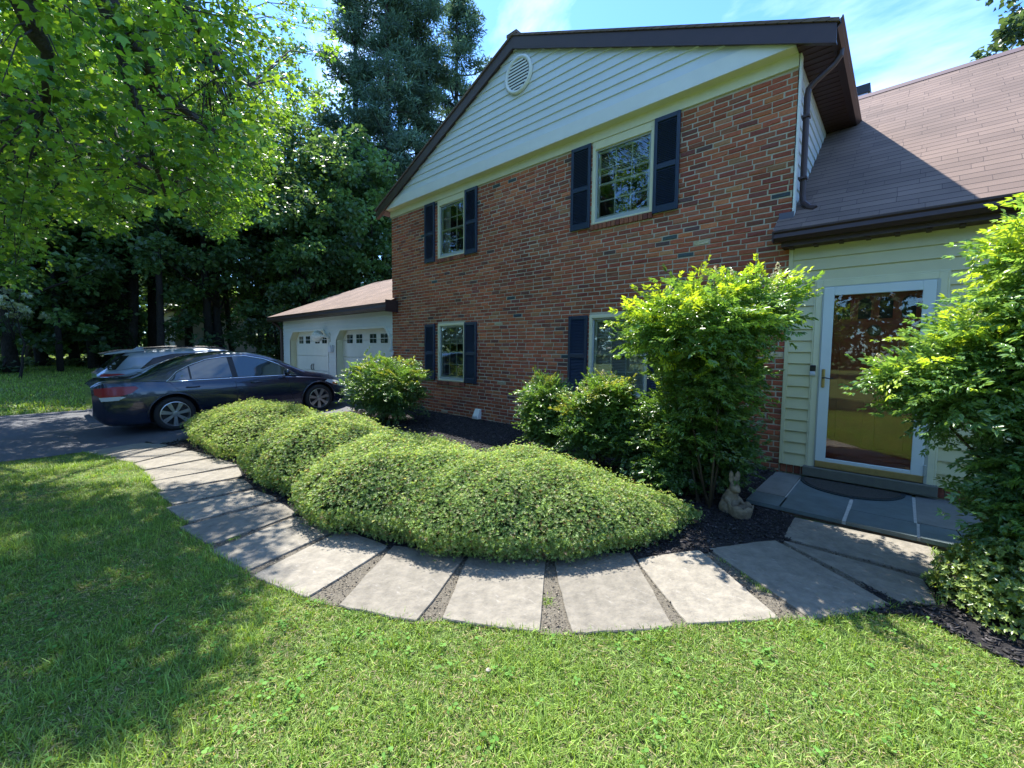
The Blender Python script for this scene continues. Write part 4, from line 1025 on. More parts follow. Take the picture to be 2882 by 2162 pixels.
for side in (1, -1):
    mb = MB(); suv.patch(mb, [(.72, 1.12), (.98, 1.36), (1.35, 1.45), (2.1, 1.47), (2.5, 1.42), (2.85, 1.28), (3.15, 1.09)], .009, side); as_child(mb.build('side_window', M['privacy'], None, smooth=True), suvc)
    mb = MB(); suv.patch(mb, [(.12, 1.12), (.27, 1.34), (.36, 1.43), (.56, 1.43), (.44, 1.30), (.30, 1.12)], .009, side, div=6); as_child(mb.build('rear_quarter_glass', M['privacy'], None, smooth=True), suvc)
    mb = MB(); suv.patch(mb, [(.02, .93), (.06, 1.035), (.36, 1.03), (.52, 1.0), (.40, .95)], .010, side); as_child(mb.build('tail_light', M['redlens'], None, smooth=True), suvc)
    mb = MB(); mb.tube([(side*.60, .75, 1.53), (side*.60, .85, 1.585), (side*.60, 1.5, 1.62), (side*.60, 2.2, 1.60), (side*.60, 2.5, 1.54)], .017, n=6); as_child(mb.build('roof_rail', M['black'], None, smooth=True), suvc)
mb = MB(); suv.top_patch(mb, .13, .50, .94, .96, .010); as_child(mb.build('rear_screen', M['privacy'], None, smooth=True), suvc)
mb = MB(); mb.prism([(.16, 1.46), (.14, 1.48), (.50, 1.56), (.85, 1.57), (.85, 1.53), (.55, 1.50)], 0, -.66, .66); as_child(mb.build('spoiler', M['silver'], None), suvc)
mb = MB(); mb.prism([(.70, 1.55), (.80, 1.63), (.86, 1.63), (1.02, 1.56)], 0, -.02, .02); as_child(mb.build('roof_antenna', M['silver'], None), suvc)
mb = MB(); suv.top_patch(mb, 2.5, 3.35, .92, .88, .006); as_child(mb.build('windscreen', M['carglass'], None, smooth=True), suvc)

# ================================================================== RABBIT PLANTER
rab = thing('rabbit_statue', 'weathered stone rabbit statue hugging an open planter bowl on the mulch', 'statue', (2.99, -1.66, -.08))
def blob(name, parts, m, par, vox=.007):
    bm = bmesh.new()
    for c, r_, rot in parts:
        Mx = Matrix.Translation(c) @ (Matrix.Rotation(R(rot[1]), 4, rot[0]) if rot else Matrix.Identity(4)) @ Matrix.Diagonal((*r_, 1))
        bmesh.ops.create_uvsphere(bm, u_segments=20, v_segments=14, radius=1, matrix=Mx)
    me = bpy.data.meshes.new(name); bm.to_mesh(me); bm.free(); o = bpy.data.objects.new(name, me); COL.objects.link(o)
    md = o.modifiers.new('r', 'REMESH'); md.mode = 'VOXEL'; md.voxel_size = vox; sm = o.modifiers.new('s', 'SMOOTH'); sm.iterations = 4; sm.factor = .6
    dg = bpy.context.evaluated_depsgraph_get(); dg.update(); me2 = bpy.data.meshes.new_from_object(o.evaluated_get(dg)); bpy.data.objects.remove(o)
    me2.materials.clear(); me2.materials.append(m); me2.polygons.foreach_set('use_smooth', [True]*len(me2.polygons))
    o2 = bpy.data.objects.new(name, me2); COL.objects.link(o2); o2.parent = par; return o2
# local: faces +x (towards bowl)
blob('rabbit', [((-.055, 0, .10), (.075, .075, .10), None), ((-.04, 0, .17), (.055, .055, .07), None), ((-.05, -.055, .06), (.065, .04, .065), None), ((-.05, .055, .06), (.065, .04, .065), None),
    ((0, -.05, .022), (.06, .022, .022), None), ((0, .05, .022), (.06, .022, .022), None),
    ((-.005, 0, .245), (.048, .042, .045), None), ((.028, 0, .232), (.030, .027, .026), None), ((.02, .02, .24), (.018, .016, .018), None), ((.02, -.02, .24), (.018, .016, .018), None),
    ((-.022, -.024, .335), (.016, .021, .062), ('X', 3)), ((-.016, .030, .332), (.016, .026, .060), ('X', -7)),
    ((-.01, -.06, .135), (.055, .018, .02), ('Y', 25)), ((-.01, .06, .135), (.055, .018, .02), ('Y', 25)), ((-.13, 0, .05), (.025, .028, .028), None)], M['statue'], rab)
mb = MB(); n = 40; prof = [(.055, .0), (.075, .01), (.088, .045), (.098, .085), (.104, .115), (.094, .115), (.086, .08), (.07, .045), (.001, .04)]
for r_, h in prof:
    for k in range(n):
        th = 2*math.pi*k/n; sc = 1+.035*abs(math.sin(th*4)); hh = h+(.022*abs(math.cos(th*3.5)) if h > .1 else 0)
        mb.v.append((.075+r_*math.cos(th)*sc, r_*math.sin(th)*sc*.92, hh))
for i in range(len(prof)-1):
    for k in range(n): k2 = (k+1) % n; mb.f.append((i*n+k, i*n+k2, (i+1)*n+k2, (i+1)*n+k)); mb.m.append(0)
o = mb.build('planter_bowl', M['statue'], None, smooth=True); o.parent = rab
mb = MB(); mb.lathe([(.001, .072), (.04, .078), (.082, .07)], (.075, 0, 0), n=20); o = mb.build('potting_soil', M['mulch'], None); o.parent = rab
rab.rotation_euler = (0, 0, R(-38)); rab.scale = (1.08, 1.08, 1.08)

# ================================================================== VEGETATION
def rotmats(d, roll=None):
    """matrices whose local +y goes along d, local z ~ up, with optional roll"""
    d = d/np.linalg.norm(d, axis=1, keepdims=True); n = len(d)
    up = np.tile([0, 0, 1.0], (n, 1)); x = np.cross(d, up); ln = np.linalg.norm(x, axis=1, keepdims=True); x = np.where(ln > 1e-3, x/np.maximum(ln, 1e-3), np.array([1.0, 0, 0]))
    z = np.cross(x, d)
    if roll is not None:
        c, s = np.cos(roll)[:, None], np.sin(roll)[:, None]; x, z = x*c+z*s, z*c-x*s
    return np.stack([x, d, z], 2)  # columns
def instance(tv, tf, pos, mats, scale, tcol=None, col=None):
    n = len(pos); k = len(tv)
    if np.ndim(scale) == 1: sc = scale[:, None, None]*np.ones((1, 1, 3))
    else: sc = scale[:, None, :]
    P = tv[None]*sc
    V = np.einsum('nij,nkj->nki', mats, P)+pos[:, None, :]
    F = (tf[None]+(np.arange(n)*k)[:, None, None]).reshape(-1, tf.shape[1])
    C = None
    if col is not None:
        C = np.repeat(col[:, None, :], k, 1)
        if tcol is not None: C = C*tcol[None]
        C = C.reshape(-1, 3)
    return V.reshape(-1, 3), F, C
def leaf_t(L_=1.0, W=.4, fold=.12, droop=.12, six=True):
    if six:
        v = np.array([[0, 0, 0], [-W*.42, L_*.28, fold*W], [-W*.5, L_*.52, fold*W-droop*.25], [0, L_, -droop], [W*.5, L_*.52, fold*W-droop*.25], [W*.42, L_*.28, fold*W]])
        f = np.array([[0, 2, 1], [0, 3, 2], [0, 4, 3], [0, 5, 4]])
    else:
        v = np.array([[0, 0, 0], [-W*.5, L_*.45, fold*W], [0, L_, -droop], [W*.5, L_*.45, fold*W]]); f = np.array([[0, 2, 1], [0, 3, 2]])
    return v.astype(float), f
def combine(parts):
    V = []; F = []; C = []; o = 0
    for v, f, c in parts:
        V.append(v); F.append(f+o); o += len(v)
        if c is not None: C.append(c)
    return np.concatenate(V), np.concatenate(F), (np.concatenate(C) if C else None)
def unit(v): return v/np.linalg.norm(v, axis=-1, keepdims=True)
def rand_dir(n, zmin=-1.0):
    v = unit(rng.normal(size=(n*3, 3))); v = v[v[:, 2] >= zmin]
    while len(v) < n: v = np.concatenate([v, unit(rng.normal(size=(n, 3)))]); v = v[v[:, 2] >= zmin]
    return v[:n]
def colmix(n, a, b, t=None, var=.15):
    t = rng.random(n) if t is None else t
    c = np.array(a)[None]*(1-t[:, None])+np.array(b)[None]*t[:, None]
    return c*(1+var*rng.normal(size=(n, 1)).clip(-2, 2))

# ---- mounded azalea hedge plants
def rosette_t(k=6, L_=1.0):
    parts = []; lv, lf = leaf_t(L_, .27, .15, .12, six=False)
    for i in range(k):
        th = 2*math.pi*i/k+rng.uniform(-.3, .3); el = rng.uniform(.25, 1.0)
        d = np.array([[math.cos(th)*math.cos(el), math.sin(th)*math.cos(el), math.sin(el)]]); m = rotmats(d)
        v, f, _ = instance(lv, lf, np.zeros((1, 3)), m, np.array([rng.uniform(.75, 1.15)])); parts.append((v, f, None))
    v, f, _ = combine(parts); return v, f
ROS = [rosette_t(6) for _ in range(4)]
def mound(cx, cy, rx, ry, h, ang, label, seed, n=7500, leaf=.030, pw_=1.9, taper=0.0):
    r_ = np.random.default_rng(seed); ca, sa = math.cos(ang), math.sin(ang)
    z0 = gzf(cx, cy)
    ph = r_.uniform(0, 6.28, 8)
    def surf(u, el, k=1.0):
        # el 0 = hem of the skirt, SK = rim, 1 = crown of the mound
        SK = .22; sk = np.clip(el/SK, 0, 1); t = np.clip((el-SK)/(1-SK), 0, 1); r = (1-t)
        rr = np.where(el < SK, .90+.10*np.sin(sk*math.pi/2), r); zz = np.where(el < SK, .34*sk, .34+.66*(1-rr**pw_))
        lump = 1+.05*np.sin(3*u+ph[0])+.035*np.sin(5*u+ph[2])+.03*np.sin(9*u+ph[3]-5*el)+.018*np.sin(17*u+ph[1]+7*el)
        x = rx*rr*np.cos(u)*lump*k; y = ry*rr*np.sin(u)*lump*k
        tp = np.clip(x/rx, 0, 1)*taper; y = y*(1-.45*tp)
        z = h*zz*(1+.05*np.sin(5*x+ph[4])*np.cos(4*y+ph[5])+.045*np.sin(9*x+ph[6])*np.cos(8*y+ph[7])+.03*np.sin(19*x+ph[1])*np.cos(17*y+ph[2]))*(1-.42*tp)*(k if k < 1 else 1)
        return np.stack([cx+x*ca-y*sa, cy+x*sa+y*ca, z0+.05+z], -1)
    u = r_.uniform(0, 2*math.pi, n); q_ = r_.random(n)
    el = np.where(q_ < .36, .22*q_/.36, .22+.78*(1-np.sqrt(1-(q_-.36)/.64*.9995)))
    P = surf(u, el); e = 1e-3
    nrm = unit(np.cross(surf(u+e, el)-P, surf(u, el+e*np.where(el > .98, -1, 1))-P)+1e-9); s = np.sign((nrm*(P-np.array([cx, cy, z0]))).sum(1)); nrm = nrm*s[:, None]
    depth = r_.random(n)**1.6*.07
    stick = r_.random(n) < .10
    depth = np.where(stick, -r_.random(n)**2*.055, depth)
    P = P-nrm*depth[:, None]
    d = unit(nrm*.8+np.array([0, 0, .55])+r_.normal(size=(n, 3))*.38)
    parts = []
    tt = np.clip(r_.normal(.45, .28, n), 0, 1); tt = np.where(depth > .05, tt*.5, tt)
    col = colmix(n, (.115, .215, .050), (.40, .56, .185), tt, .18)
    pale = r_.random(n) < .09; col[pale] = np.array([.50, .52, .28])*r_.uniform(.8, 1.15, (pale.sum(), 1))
    brn = r_.random(n) < .045; col[brn] = np.array([.20, .12, .06])
    # template local z = axis of rosette ; need mats with local z along d
    for i, (tv, tf) in enumerate(ROS):
        s_ = slice(i, n, 4); dd = d[s_]; m = rotmats(dd, r_.uniform(0, 6.28, len(dd))); m = m[:, :, [0, 2, 1]]; m[:, :, 0] *= -1
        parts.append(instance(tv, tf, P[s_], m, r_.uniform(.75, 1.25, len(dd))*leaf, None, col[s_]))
    V, F, C = combine(parts)
    root = thing('mounded_shrub', label, 'shrub', (cx, cy, z0), 'clipped mounded shrubs of the front hedge')
    np_mesh('foliage', V, F, M['leaf'], C, root)
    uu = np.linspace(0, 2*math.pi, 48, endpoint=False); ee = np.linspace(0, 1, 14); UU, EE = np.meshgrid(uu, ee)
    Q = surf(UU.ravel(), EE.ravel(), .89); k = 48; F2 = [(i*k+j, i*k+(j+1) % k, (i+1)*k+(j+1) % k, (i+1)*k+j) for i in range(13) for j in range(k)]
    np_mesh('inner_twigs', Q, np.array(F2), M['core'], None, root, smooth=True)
    return root

# ---- nandina
def frond_template(seed, L_=.42):
    r_ = np.random.default_rng(seed); lv, lf = leaf_t(1, .42, .20, .16, six=True); pos = []; dr = []; sc = []; stem = MB()
    main = [np.array([0, t*L_, .10*t-.22*t*t]) for t in np.linspace(0, 1, 6)]
    stem.tube(main, [.0028]*5+[.0012], n=3, caps=False)
    for i, t in enumerate((.30, .48, .66, .82, 1.0)):
        b0 = np.array([0, t*L_, .10*t-.22*t*t])
        for s in ((-1, 1) if t < 1 else (0,)):
            ln = .62*L_*(1.15-t)*.75 if s else .10
            a = s*r_.uniform(.75, 1.05); d = np.array([math.sin(a), math.cos(a), r_.uniform(-.25, .12)])
            nk = max(1, int(ln/.048)) if s else 2
            for k in range(nk+1):
                q = b0+d*ln*(k+1)/(nk+1)
                for s2 in ((-1, 1, 0) if k == nk else (-1, 1)):
                    aa = math.atan2(d[0], d[1])+s2*r_.uniform(.6, .95); dl = np.array([math.sin(aa), math.cos(aa), r_.uniform(-.55, .05)])
                    pos.append(q); dr.append(dl); sc.append(r_.uniform(.052, .082))
            stem.tube([b0, b0+d*ln], .0014, n=3, caps=False)
    pos = np.array(pos); dr = np.array(dr); sc = np.array(sc)
    m = rotmats(dr, r_.normal(0, .6, len(dr)))
    v, f, _ = instance(lv, lf, pos, m, sc); 
    return v, f
FR = [frond_template(100+i) for i in range(6)]
def nandina(base, blobs, label, seed, nf, scale=1.0, fac=1.0, ylim=None, ytop=None, group='nandina shrubs in the mulch beds', panic=(), canes=9, dark=(.075, .155, .045), mid=(.18, .34, .075), new=(.40, .54, .04), pnew=.25, name='nandina_shrub', glossy=True, stray=()):
    """blobs: list of (cx,cy,cz,rx,ry,rz,weight) foliage ellipsoids"""
    r_ = np.random.default_rng(seed); nf = int(nf*1.65)
    if fac != 1.0:   # the whole bush stood a little nearer, same shape
        k = lambda x, y, z: (CAMP.x+(x-CAMP.x)*fac, CAMP.y+(y-CAMP.y)*fac, CAMP.z+(z-CAMP.z)*fac)
        k2 = lambda x, y, z, f: (CAMP.x+(x-CAMP.x)*f, CAMP.y+(y-CAMP.y)*f, CAMP.z+(z-CAMP.z)*f)
        blobs = [(*k2(*b[:3], b[7] if len(b) > 7 else fac), b[3]*fac, b[4], b[5]*fac, b[6]) for b in blobs]; panic = [(*k(*p[:3]), p[3]*fac, p[4]) for p in panic]; stray = [(*k(*p[:3]), *p[3:]) for p in stray]
        q = k(base[0], base[1], 0); base = (q[0], q[1])
    bx, by = base; z0 = gzf(bx, by)
    root = thing(name, label, 'shrub', (bx, by, z0), group)
    W = np.array([b[6] for b in blobs], float); W /= W.sum(); bi = r_.choice(len(blobs), nf, p=W); B = np.array(blobs)[bi]
    dirs = unit(r_.normal(size=(nf, 3))*np.array([1, 1, .95])+np.array([0, 0, .12])); rad = r_.random(nf)**.40
    P = B[:, :3]+dirs*B[:, 3:6]*rad[:, None]*(.90+.14*r_.normal(size=(nf, 1)).clip(-1, 1.6))
    P[:, 2] = np.maximum(P[:, 2], gz(P[:, 0], P[:, 1])+.06)
    out = unit(dirs*np.array([1, 1, .45])+np.array([0, 0, .28])+r_.normal(size=(nf, 3))*.32)
    pos = P-out*(.16*scale)
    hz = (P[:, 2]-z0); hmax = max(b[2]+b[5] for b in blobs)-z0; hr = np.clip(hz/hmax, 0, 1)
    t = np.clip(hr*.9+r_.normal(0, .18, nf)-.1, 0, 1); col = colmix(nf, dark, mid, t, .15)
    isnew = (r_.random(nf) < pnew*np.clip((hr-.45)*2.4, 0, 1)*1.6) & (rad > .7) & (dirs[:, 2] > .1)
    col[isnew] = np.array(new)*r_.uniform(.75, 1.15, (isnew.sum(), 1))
    parts = []
    for i, (tv, tf) in enumerate(FR):
        s_ = slice(i, nf, len(FR)); oo = out[s_]; m = rotmats(oo, r_.normal(0, .5, len(oo)))
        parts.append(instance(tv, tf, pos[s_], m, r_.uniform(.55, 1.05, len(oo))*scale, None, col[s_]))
    for (sx, sy, sz, dx, dy, dz, ss) in stray:
        parts.append(instance(*FR[1], np.array([[sx, sy, sz]]), rotmats(np.array([[dx, dy, dz]], float)), np.array([ss]), None, np.array([new])*.7))
    V, F, C = combine(parts); C = C*(1+.16*r_.normal(size=(len(C)//6, 1)).clip(-2, 2)).repeat(6, 0) if len(C) % 6 == 0 else C
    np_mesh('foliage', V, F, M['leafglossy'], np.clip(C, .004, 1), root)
    mb = MB()
    for k in range(canes):
        b = blobs[r_.choice(len(blobs), p=W)]; a = r_.uniform(0, 6.28)
        top = Vector((b[0]+r_.uniform(-.5, .5)*b[3], b[1]+r_.uniform(-.5, .5)*b[4], b[2]+b[5]*.55)); bs = Vector((bx+.07*math.cos(a), by+.07*math.sin(a), z0-.03))
        md = bs.lerp(top, .5)+Vector((r_.uniform(-.04, .04), r_.uniform(-.04, .04), .05)); mb.tube([bs, bs.lerp(md, .5), md, md.lerp(top, .5), top], [.011, .010, .009, .007, .004], n=6)
    mb.build('stem', M['twig'], root, smooth=True)
    if panic:
        parts = []; ov = np.array([[1, 0, 0], [-1, 0, 0], [0, 1, 0], [0, -1, 0], [0, 0, 1], [0, 0, -1]], float); of = np.array([[0, 2, 4], [2, 1, 4], [1, 3, 4], [3, 0, 4], [2, 0, 5], [1, 2, 5], [3, 1, 5], [0, 3, 5]])
        for (x, y, z, hh, lean) in panic:
            n = int(120*hh/.2); tt = r_.random(n); rr = hh*.34*(1-tt)**.8*np.sqrt(r_.random(n))+.004; a = r_.uniform(0, 6.28, n)
            q = np.stack([x+lean*tt*hh+rr*np.cos(a), y+rr*np.sin(a), z+tt*hh], 1); V, F, _ = instance(ov, of, q, np.tile(np.eye(3), (n, 1, 1)), r_.uniform(.0035, .0062, n)); np_mesh('flower_panicle', V, F, M['flower'], None, root)
    return root

# ---- generic tree
def limb_path(a, b, bend, n=7, seed=0):
    r_ = np.random.default_rng(seed); a, b = np.array(a, float), np.array(b, float); ts = np.linspace(0, 1, n); off = r_.normal(size=3)*bend
    return [Vector(a+(b-a)*t+off*math.sin(math.pi*t)+r_.normal(size=3)*bend*.12*(0 < t < 1)) for t in ts]
def leafcloud(centers, radii, per, size, cols, mtl, parent, flat=.7, template=None, droop=-.1, seed=0, aspect=.75, six=True, name='crown', jitter=.0):
    r_ = np.random.default_rng(seed); n = len(centers)*per; c = np.repeat(centers, per, 0); rr = np.repeat(radii, per)[:, None]
    q = unit(r_.normal(size=(n, 3)))*(r_.random((n, 1))**.45)*np.array([1, 1, flat])
    P = c+q*rr; d = unit(q*np.array([1, 1, .3])+r_.normal(size=(n, 3))*.5+np.array([0, 0, droop]))
    tv, tf = template if template else leaf_t(1, aspect, .12, .15, six=six)
    col = np.repeat(cols, per, 0)*(1+.18*r_.normal(size=(n, 1)).clip(-2, 2))
    V, F, C = instance(tv, tf, P, rotmats(d, r_.normal(0, .7, n)), r_.uniform(.7, 1.25, n)*size, None, col)
    return np_mesh(name, V, F, mtl, np.clip(C, .003, 1), parent)
def decid(x, y, H, crown_r, crown_z0, label, seed, ncl, per, size, c1, c2, group, trunk_r=.3, name='deciduous_tree', zg=None, holes=.0, barkm='barkdark', squash=1.0):
    r_ = np.random.default_rng(seed); z0 = gzf(x, y) if zg is None else zg
    root = thing(name, label, 'tree', (x, y, z0), group)
    mb = MB(); tp = (x+r_.uniform(-.5, .5), y+r_.uniform(-.5, .5), z0+H*.86); P = limb_path((x, y, z0-.2), tp, .18, 9, seed)
    mb.tube(P, [trunk_r*(1.25 if i == 0 else 1)*(1-.8*i/8) for i in range(9)], n=10); mb.build('trunk', M[barkm], root, smooth=True)
    cz = (z0+crown_z0+z0+H)/2; rz2 = (H-crown_z0)/2
    q = unit(r_.normal(size=(ncl, 3)))*(r_.random((ncl, 1))**.38); sh = 1+.22*np.sin(3*np.arctan2(q[:, 1], q[:, 0])+seed)+.15*np.sin(5*q[:, 2]*2+seed)
    C = np.array([x, y, cz])+q*np.array([crown_r, crown_r*squash, rz2])*sh[:, None]
    mb = MB()
    for k in range(16):
        e = C[r_.integers(ncl)]; t = np.clip((e[2]-z0)/(H)*.75, .12, .85); s = P[0].lerp(P[-1], t); mb.tube(limb_path(s, e, .25, 6, seed+k), [trunk_r*.32, trunk_r*.26, trunk_r*.2, trunk_r*.14, trunk_r*.09, .012], n=6)
    mb.build('limb', M[barkm], root, smooth=True)
    cols = colmix(ncl, c1, c2, None, .18); leafcloud(C, r_.uniform(.5, 1.1, ncl)*crown_r*.20, per, size, cols, M['leaf'], root, seed=seed, six=False)
    return root
def pine(x, y, H, label, seed, ncl, per, c1=(.060, .120, .105), c2=(.16, .27, .22), z_low=.35, spread=4.2, group='tall pines beyond the garage', zg=None, trunk_r=.35):
    r_ = np.random.default_rng(seed); z0 = gzf(x, y) if zg is None else zg; root = thing('pine_tree', label, 'tree', (x, y, z0), group)
    mb = MB(); P = limb_path((x, y, z0-.2), (x+r_.uniform(-.6, .6), y+r_.uniform(-.6, .6), z0+H), .12, 10, seed); mb.tube(P, [trunk_r*(1-.85*i/9) for i in range(10)], n=10); mb.build('trunk', M['barkdark'], root, smooth=True)
    C = []; rad = []; mb = MB(); nl = 46
    for k in range(nl):
        t = z_low+(1-z_low)*(k+r_.random())/nl; s = P[0].lerp(P[-1], min(t, .99)); a = r_.uniform(0, 6.28); ln = spread*(1.12-t)**.75*r_.uniform(.45, 1.15)
        e = s+Vector((math.cos(a)*ln, math.sin(a)*ln, ln*r_.uniform(-.05, .35))); pth = limb_path(s, e, .15, 6, seed*31+k); mb.tube(pth, [.07, .06, .05, .035, .025, .012], n=5)
        m = max(2, int(round(ncl/nl)))
        for j in range(m):
            f = .30+.70*(j+r_.random())/m; p = np.array(s.lerp(e, f))+r_.normal(size=3)*np.array([.45, .45, .16])*(.4+ln*.18)+np.array([0, 0, .12]); C.append(p); rad.append(r_.uniform(.40, .85))
    mb.build('limb', M['barkdark'], root, smooth=True)
    C = np.array(C); cols = colmix(len(C), c1, c2, None, .15)
    leafcloud(C, np.array(rad)*.85, per, .36, cols, M['needle'], root, flat=.42, droop=.15, seed=seed, aspect=.19, six=False)
    return root

# ---------------------------------------------------------------- hedge mounds
mound(-3.74, -3.55, 1.85, .98, .62, R(3), 'leftmost mounded shrub of the hedge, in front of the blue sedan', 1, n=24000, leaf=.0225, pw_=2.1)
mound(-1.16, -3.62, 1.12, .88, .66, R(-12), 'second mounded shrub from the driveway, with a shaded left flank', 2, n=20000, leaf=.0215, pw_=2.8)
mound(.50, -3.60, 1.15, .86, .620, R(8), 'third mounded shrub from the driveway, low between its bigger neighbours', 3, n=32000, leaf=.0188, pw_=3.2)
mound(1.60, -3.09, 1.48, .88, .575, R(34), 'largest and nearest mounded shrub, at the curve of the stone path', 4, n=62000, leaf=.0172, pw_=2.9, taper=1.0)

# ---------------------------------------------------------------- nandinas
nandina((-3.75, -1.35), [(-3.95, -1.45, .72, .85, .55, .62, 3), (-3.2, -1.35, .75, .70, .50, .58, 2.6), (-3.6, -1.4, .35, .9, .55, .40, 1.6)], 'rounded nandina bush between the car and the lower left window', 11, 620, .62, pnew=.16, new=(.26, .31, .05), canes=10)
nandina((-.02, -.68), [(-.05, -.68, .55, .42, .34, .50, 3), (.05, -.7, .25, .40, .30, .28, 1)], 'small upright nandina left of the lower right window shutter', 12, 360, .55, fac=.87, pnew=.12, new=(.22, .28, .05), canes=6)
nandina((.98, -.80), [(.95, -.80, .50, .50, .40, .50, 3), (1.15, -.80, .85, .28, .28, .28, 1.2), (.85, -.9, .25, .46, .36, .28, 1)], 'leaning nandina with a pale pointed top under the lower right window', 13, 520, .58, fac=.87, pnew=.22, new=(.30, .35, .08), canes=7, panic=[(1.05, -.85, 1.08, .12, .2)])
nandina((2.50, -1.0), [(2.36, -1.0, 1.74, .70, .50, .42, 4, .79), (2.85, -1.0, 1.92, .45, .42, .36, 2.2, .86), (2.46, -.95, 1.20, .56, .50, .50, 2.8, .82), (1.86, -1.0, 1.58, .32, .34, .22, .8, .79), (2.50, -1.0, 1.25, .52, .40, .55, 2.4, .90), (2.20, -1.0, .60, .62, .40, .52, 2.6, .92), (2.66, -1.0, .42, .34, .28, .40, 1.6, .93), (2.60, -1.42, .42, .26, .20, .42, 1.4, 1.0), (2.42, -1.0, .74, .42, .36, .46, 2.4, .88), (2.36, -1.72, .26, .26, .20, .34, 1.2, 1.0), (2.38, -1.5, .76, .42, .28, .42, 1.8, 1.0)], 'tall nandina with yellow green top and flower sprays between window and entry', 14, 1120, .70, fac=.86, pnew=.40, new=(.44, .60, .06), canes=9,
        panic=[(2.55, -1.15, 2.12, .24, .1), (3.12, -1.05, 2.12, .22, .05), (2.1, -1.1, 2.02, .18, -.1), (1.72, -1.1, 1.74, .20, -.2), (2.75, -1.2, 2.1, .20, 0)],
        stray=((2.35, -1.0, 2.2, .1, 0, 1, .5), (1.5, -1.0, 1.8, -1, 0, .15, .6)))
nandina((1.95, -1.45), [(1.95, -1.45, .38, .48, .36, .34, 3), (2.45, -1.35, .35, .42, .36, .36, 2)], 'low dark nandina shoots spreading behind the largest hedge mound', 15, 420, .50, pnew=.03, canes=5, dark=(.05, .12, .045), mid=(.13, .26, .08))
nandina((5.0, -2.05), [(4.78, -2.0, 1.60, .42, .42, .62, 4), (4.38, -1.95, 1.22, .34, .34, .34, 3), (4.76, -2.0, .85, .30, .34, .45, 2.6), (4.55, -1.95, 1.45, .34, .36, .36, 2.0), (5.2, -1.8, 1.5, .5, .5, .8, 2), (4.12, -1.9, 1.26, .20, .22, .12, .55), (4.76, -2.05, .48, .26, .26, .36, 1.8), (4.80, -2.0, 2.02, .36, .40, .40, 2.2)], 'large nandina at the right edge with flower sprays reaching across the glass door', 16, 1250, .62, pnew=.42, new=(.44, .60, .08), mid=(.24, .42, .13), dark=(.11, .22, .08), canes=7,
        panic=[(4.02, -2.0, 1.28, .17, -.35), (4.42, -2.05, 1.52, .20, .05), (4.62, -2.1, 2.08, .20, -.05), (4.56, -2.15, 1.42, .20, 0), (4.3, -2.05, 1.30, .14, -.3)],
        stray=((4.16, -1.95, 1.15, -1, -.1, -.1, .55), (4.2, -1.95, 1.52, -1, -.1, .35, .5)))

def broadleaf(cx, cy, rx, ry, h, label, seed, n, size, c1, c2, zb=.0):
    r_ = np.random.default_rng(seed); z0 = gzf(cx, cy); q = unit(r_.normal(size=(n, 3))); q[:, 2] = np.abs(q[:, 2])*1.0-.12; rad = r_.random(n)**.35
    P = np.array([cx, cy, z0+.10+zb])+q*np.array([rx, ry, h])*rad[:, None]*(1+.12*np.sin(5*q[:, :1]+seed))
    P[:, 2] = np.maximum(P[:, 2], gz(P[:, 0], P[:, 1])+.05)
    d = unit(q*np.array([1, 1, .7])+np.array([0, 0, .45])+r_.normal(size=(n, 3))*.35); col = colmix(n, c1, c2, np.clip(r_.normal(.4, .3, n), 0, 1), .15)
    root = thing('broadleaf_shrub', label, 'shrub', (cx, cy, z0)); parts = []
    lv, lf = leaf_t(1, .46, .12, .14); tv = []; o = 0; ps = []
    for k in range(6):
        th = k*math.pi/3+r_.uniform(-.3, .3); dd = np.array([[math.cos(th)*.8, math.sin(th)*.8, r_.uniform(.1, 1.2)]]); v, f, _ = instance(lv, lf, np.zeros((1, 3)), rotmats(dd), np.array([1.0])); ps.append((v, f, None))
    tv, tf, _ = combine(ps); m = rotmats(d, r_.uniform(0, 6.28, n)); m = m[:, :, [0, 2, 1]]; m[:, :, 0] *= -1
    V, F, C = instance(tv, tf, P, m, r_.uniform(.7, 1.2, n)*size, None, col); np_mesh('foliage', V, F, M['leafglossy'], C, root)
    mb = MB()
    for k in range(9):
        a = r_.uniform(0, 6.28); mb.tube([(cx, cy, z0-.02), (cx+rx*.35*math.cos(a), cy+ry*.35*math.sin(a), z0+h*.5), (cx+rx*.65*math.cos(a), cy+ry*.65*math.sin(a), z0+h*.85)], [.010, .008, .003], n=5)
    mb.build('stem', M['twig'], root)
    return root
broadleaf(4.66, -2.16, .42, .36, .50, 'low broadleaf shrub with pale oval leaves at the right edge under the nandina', 21, 3000, .027, (.12, .20, .04), (.38, .48, .15))

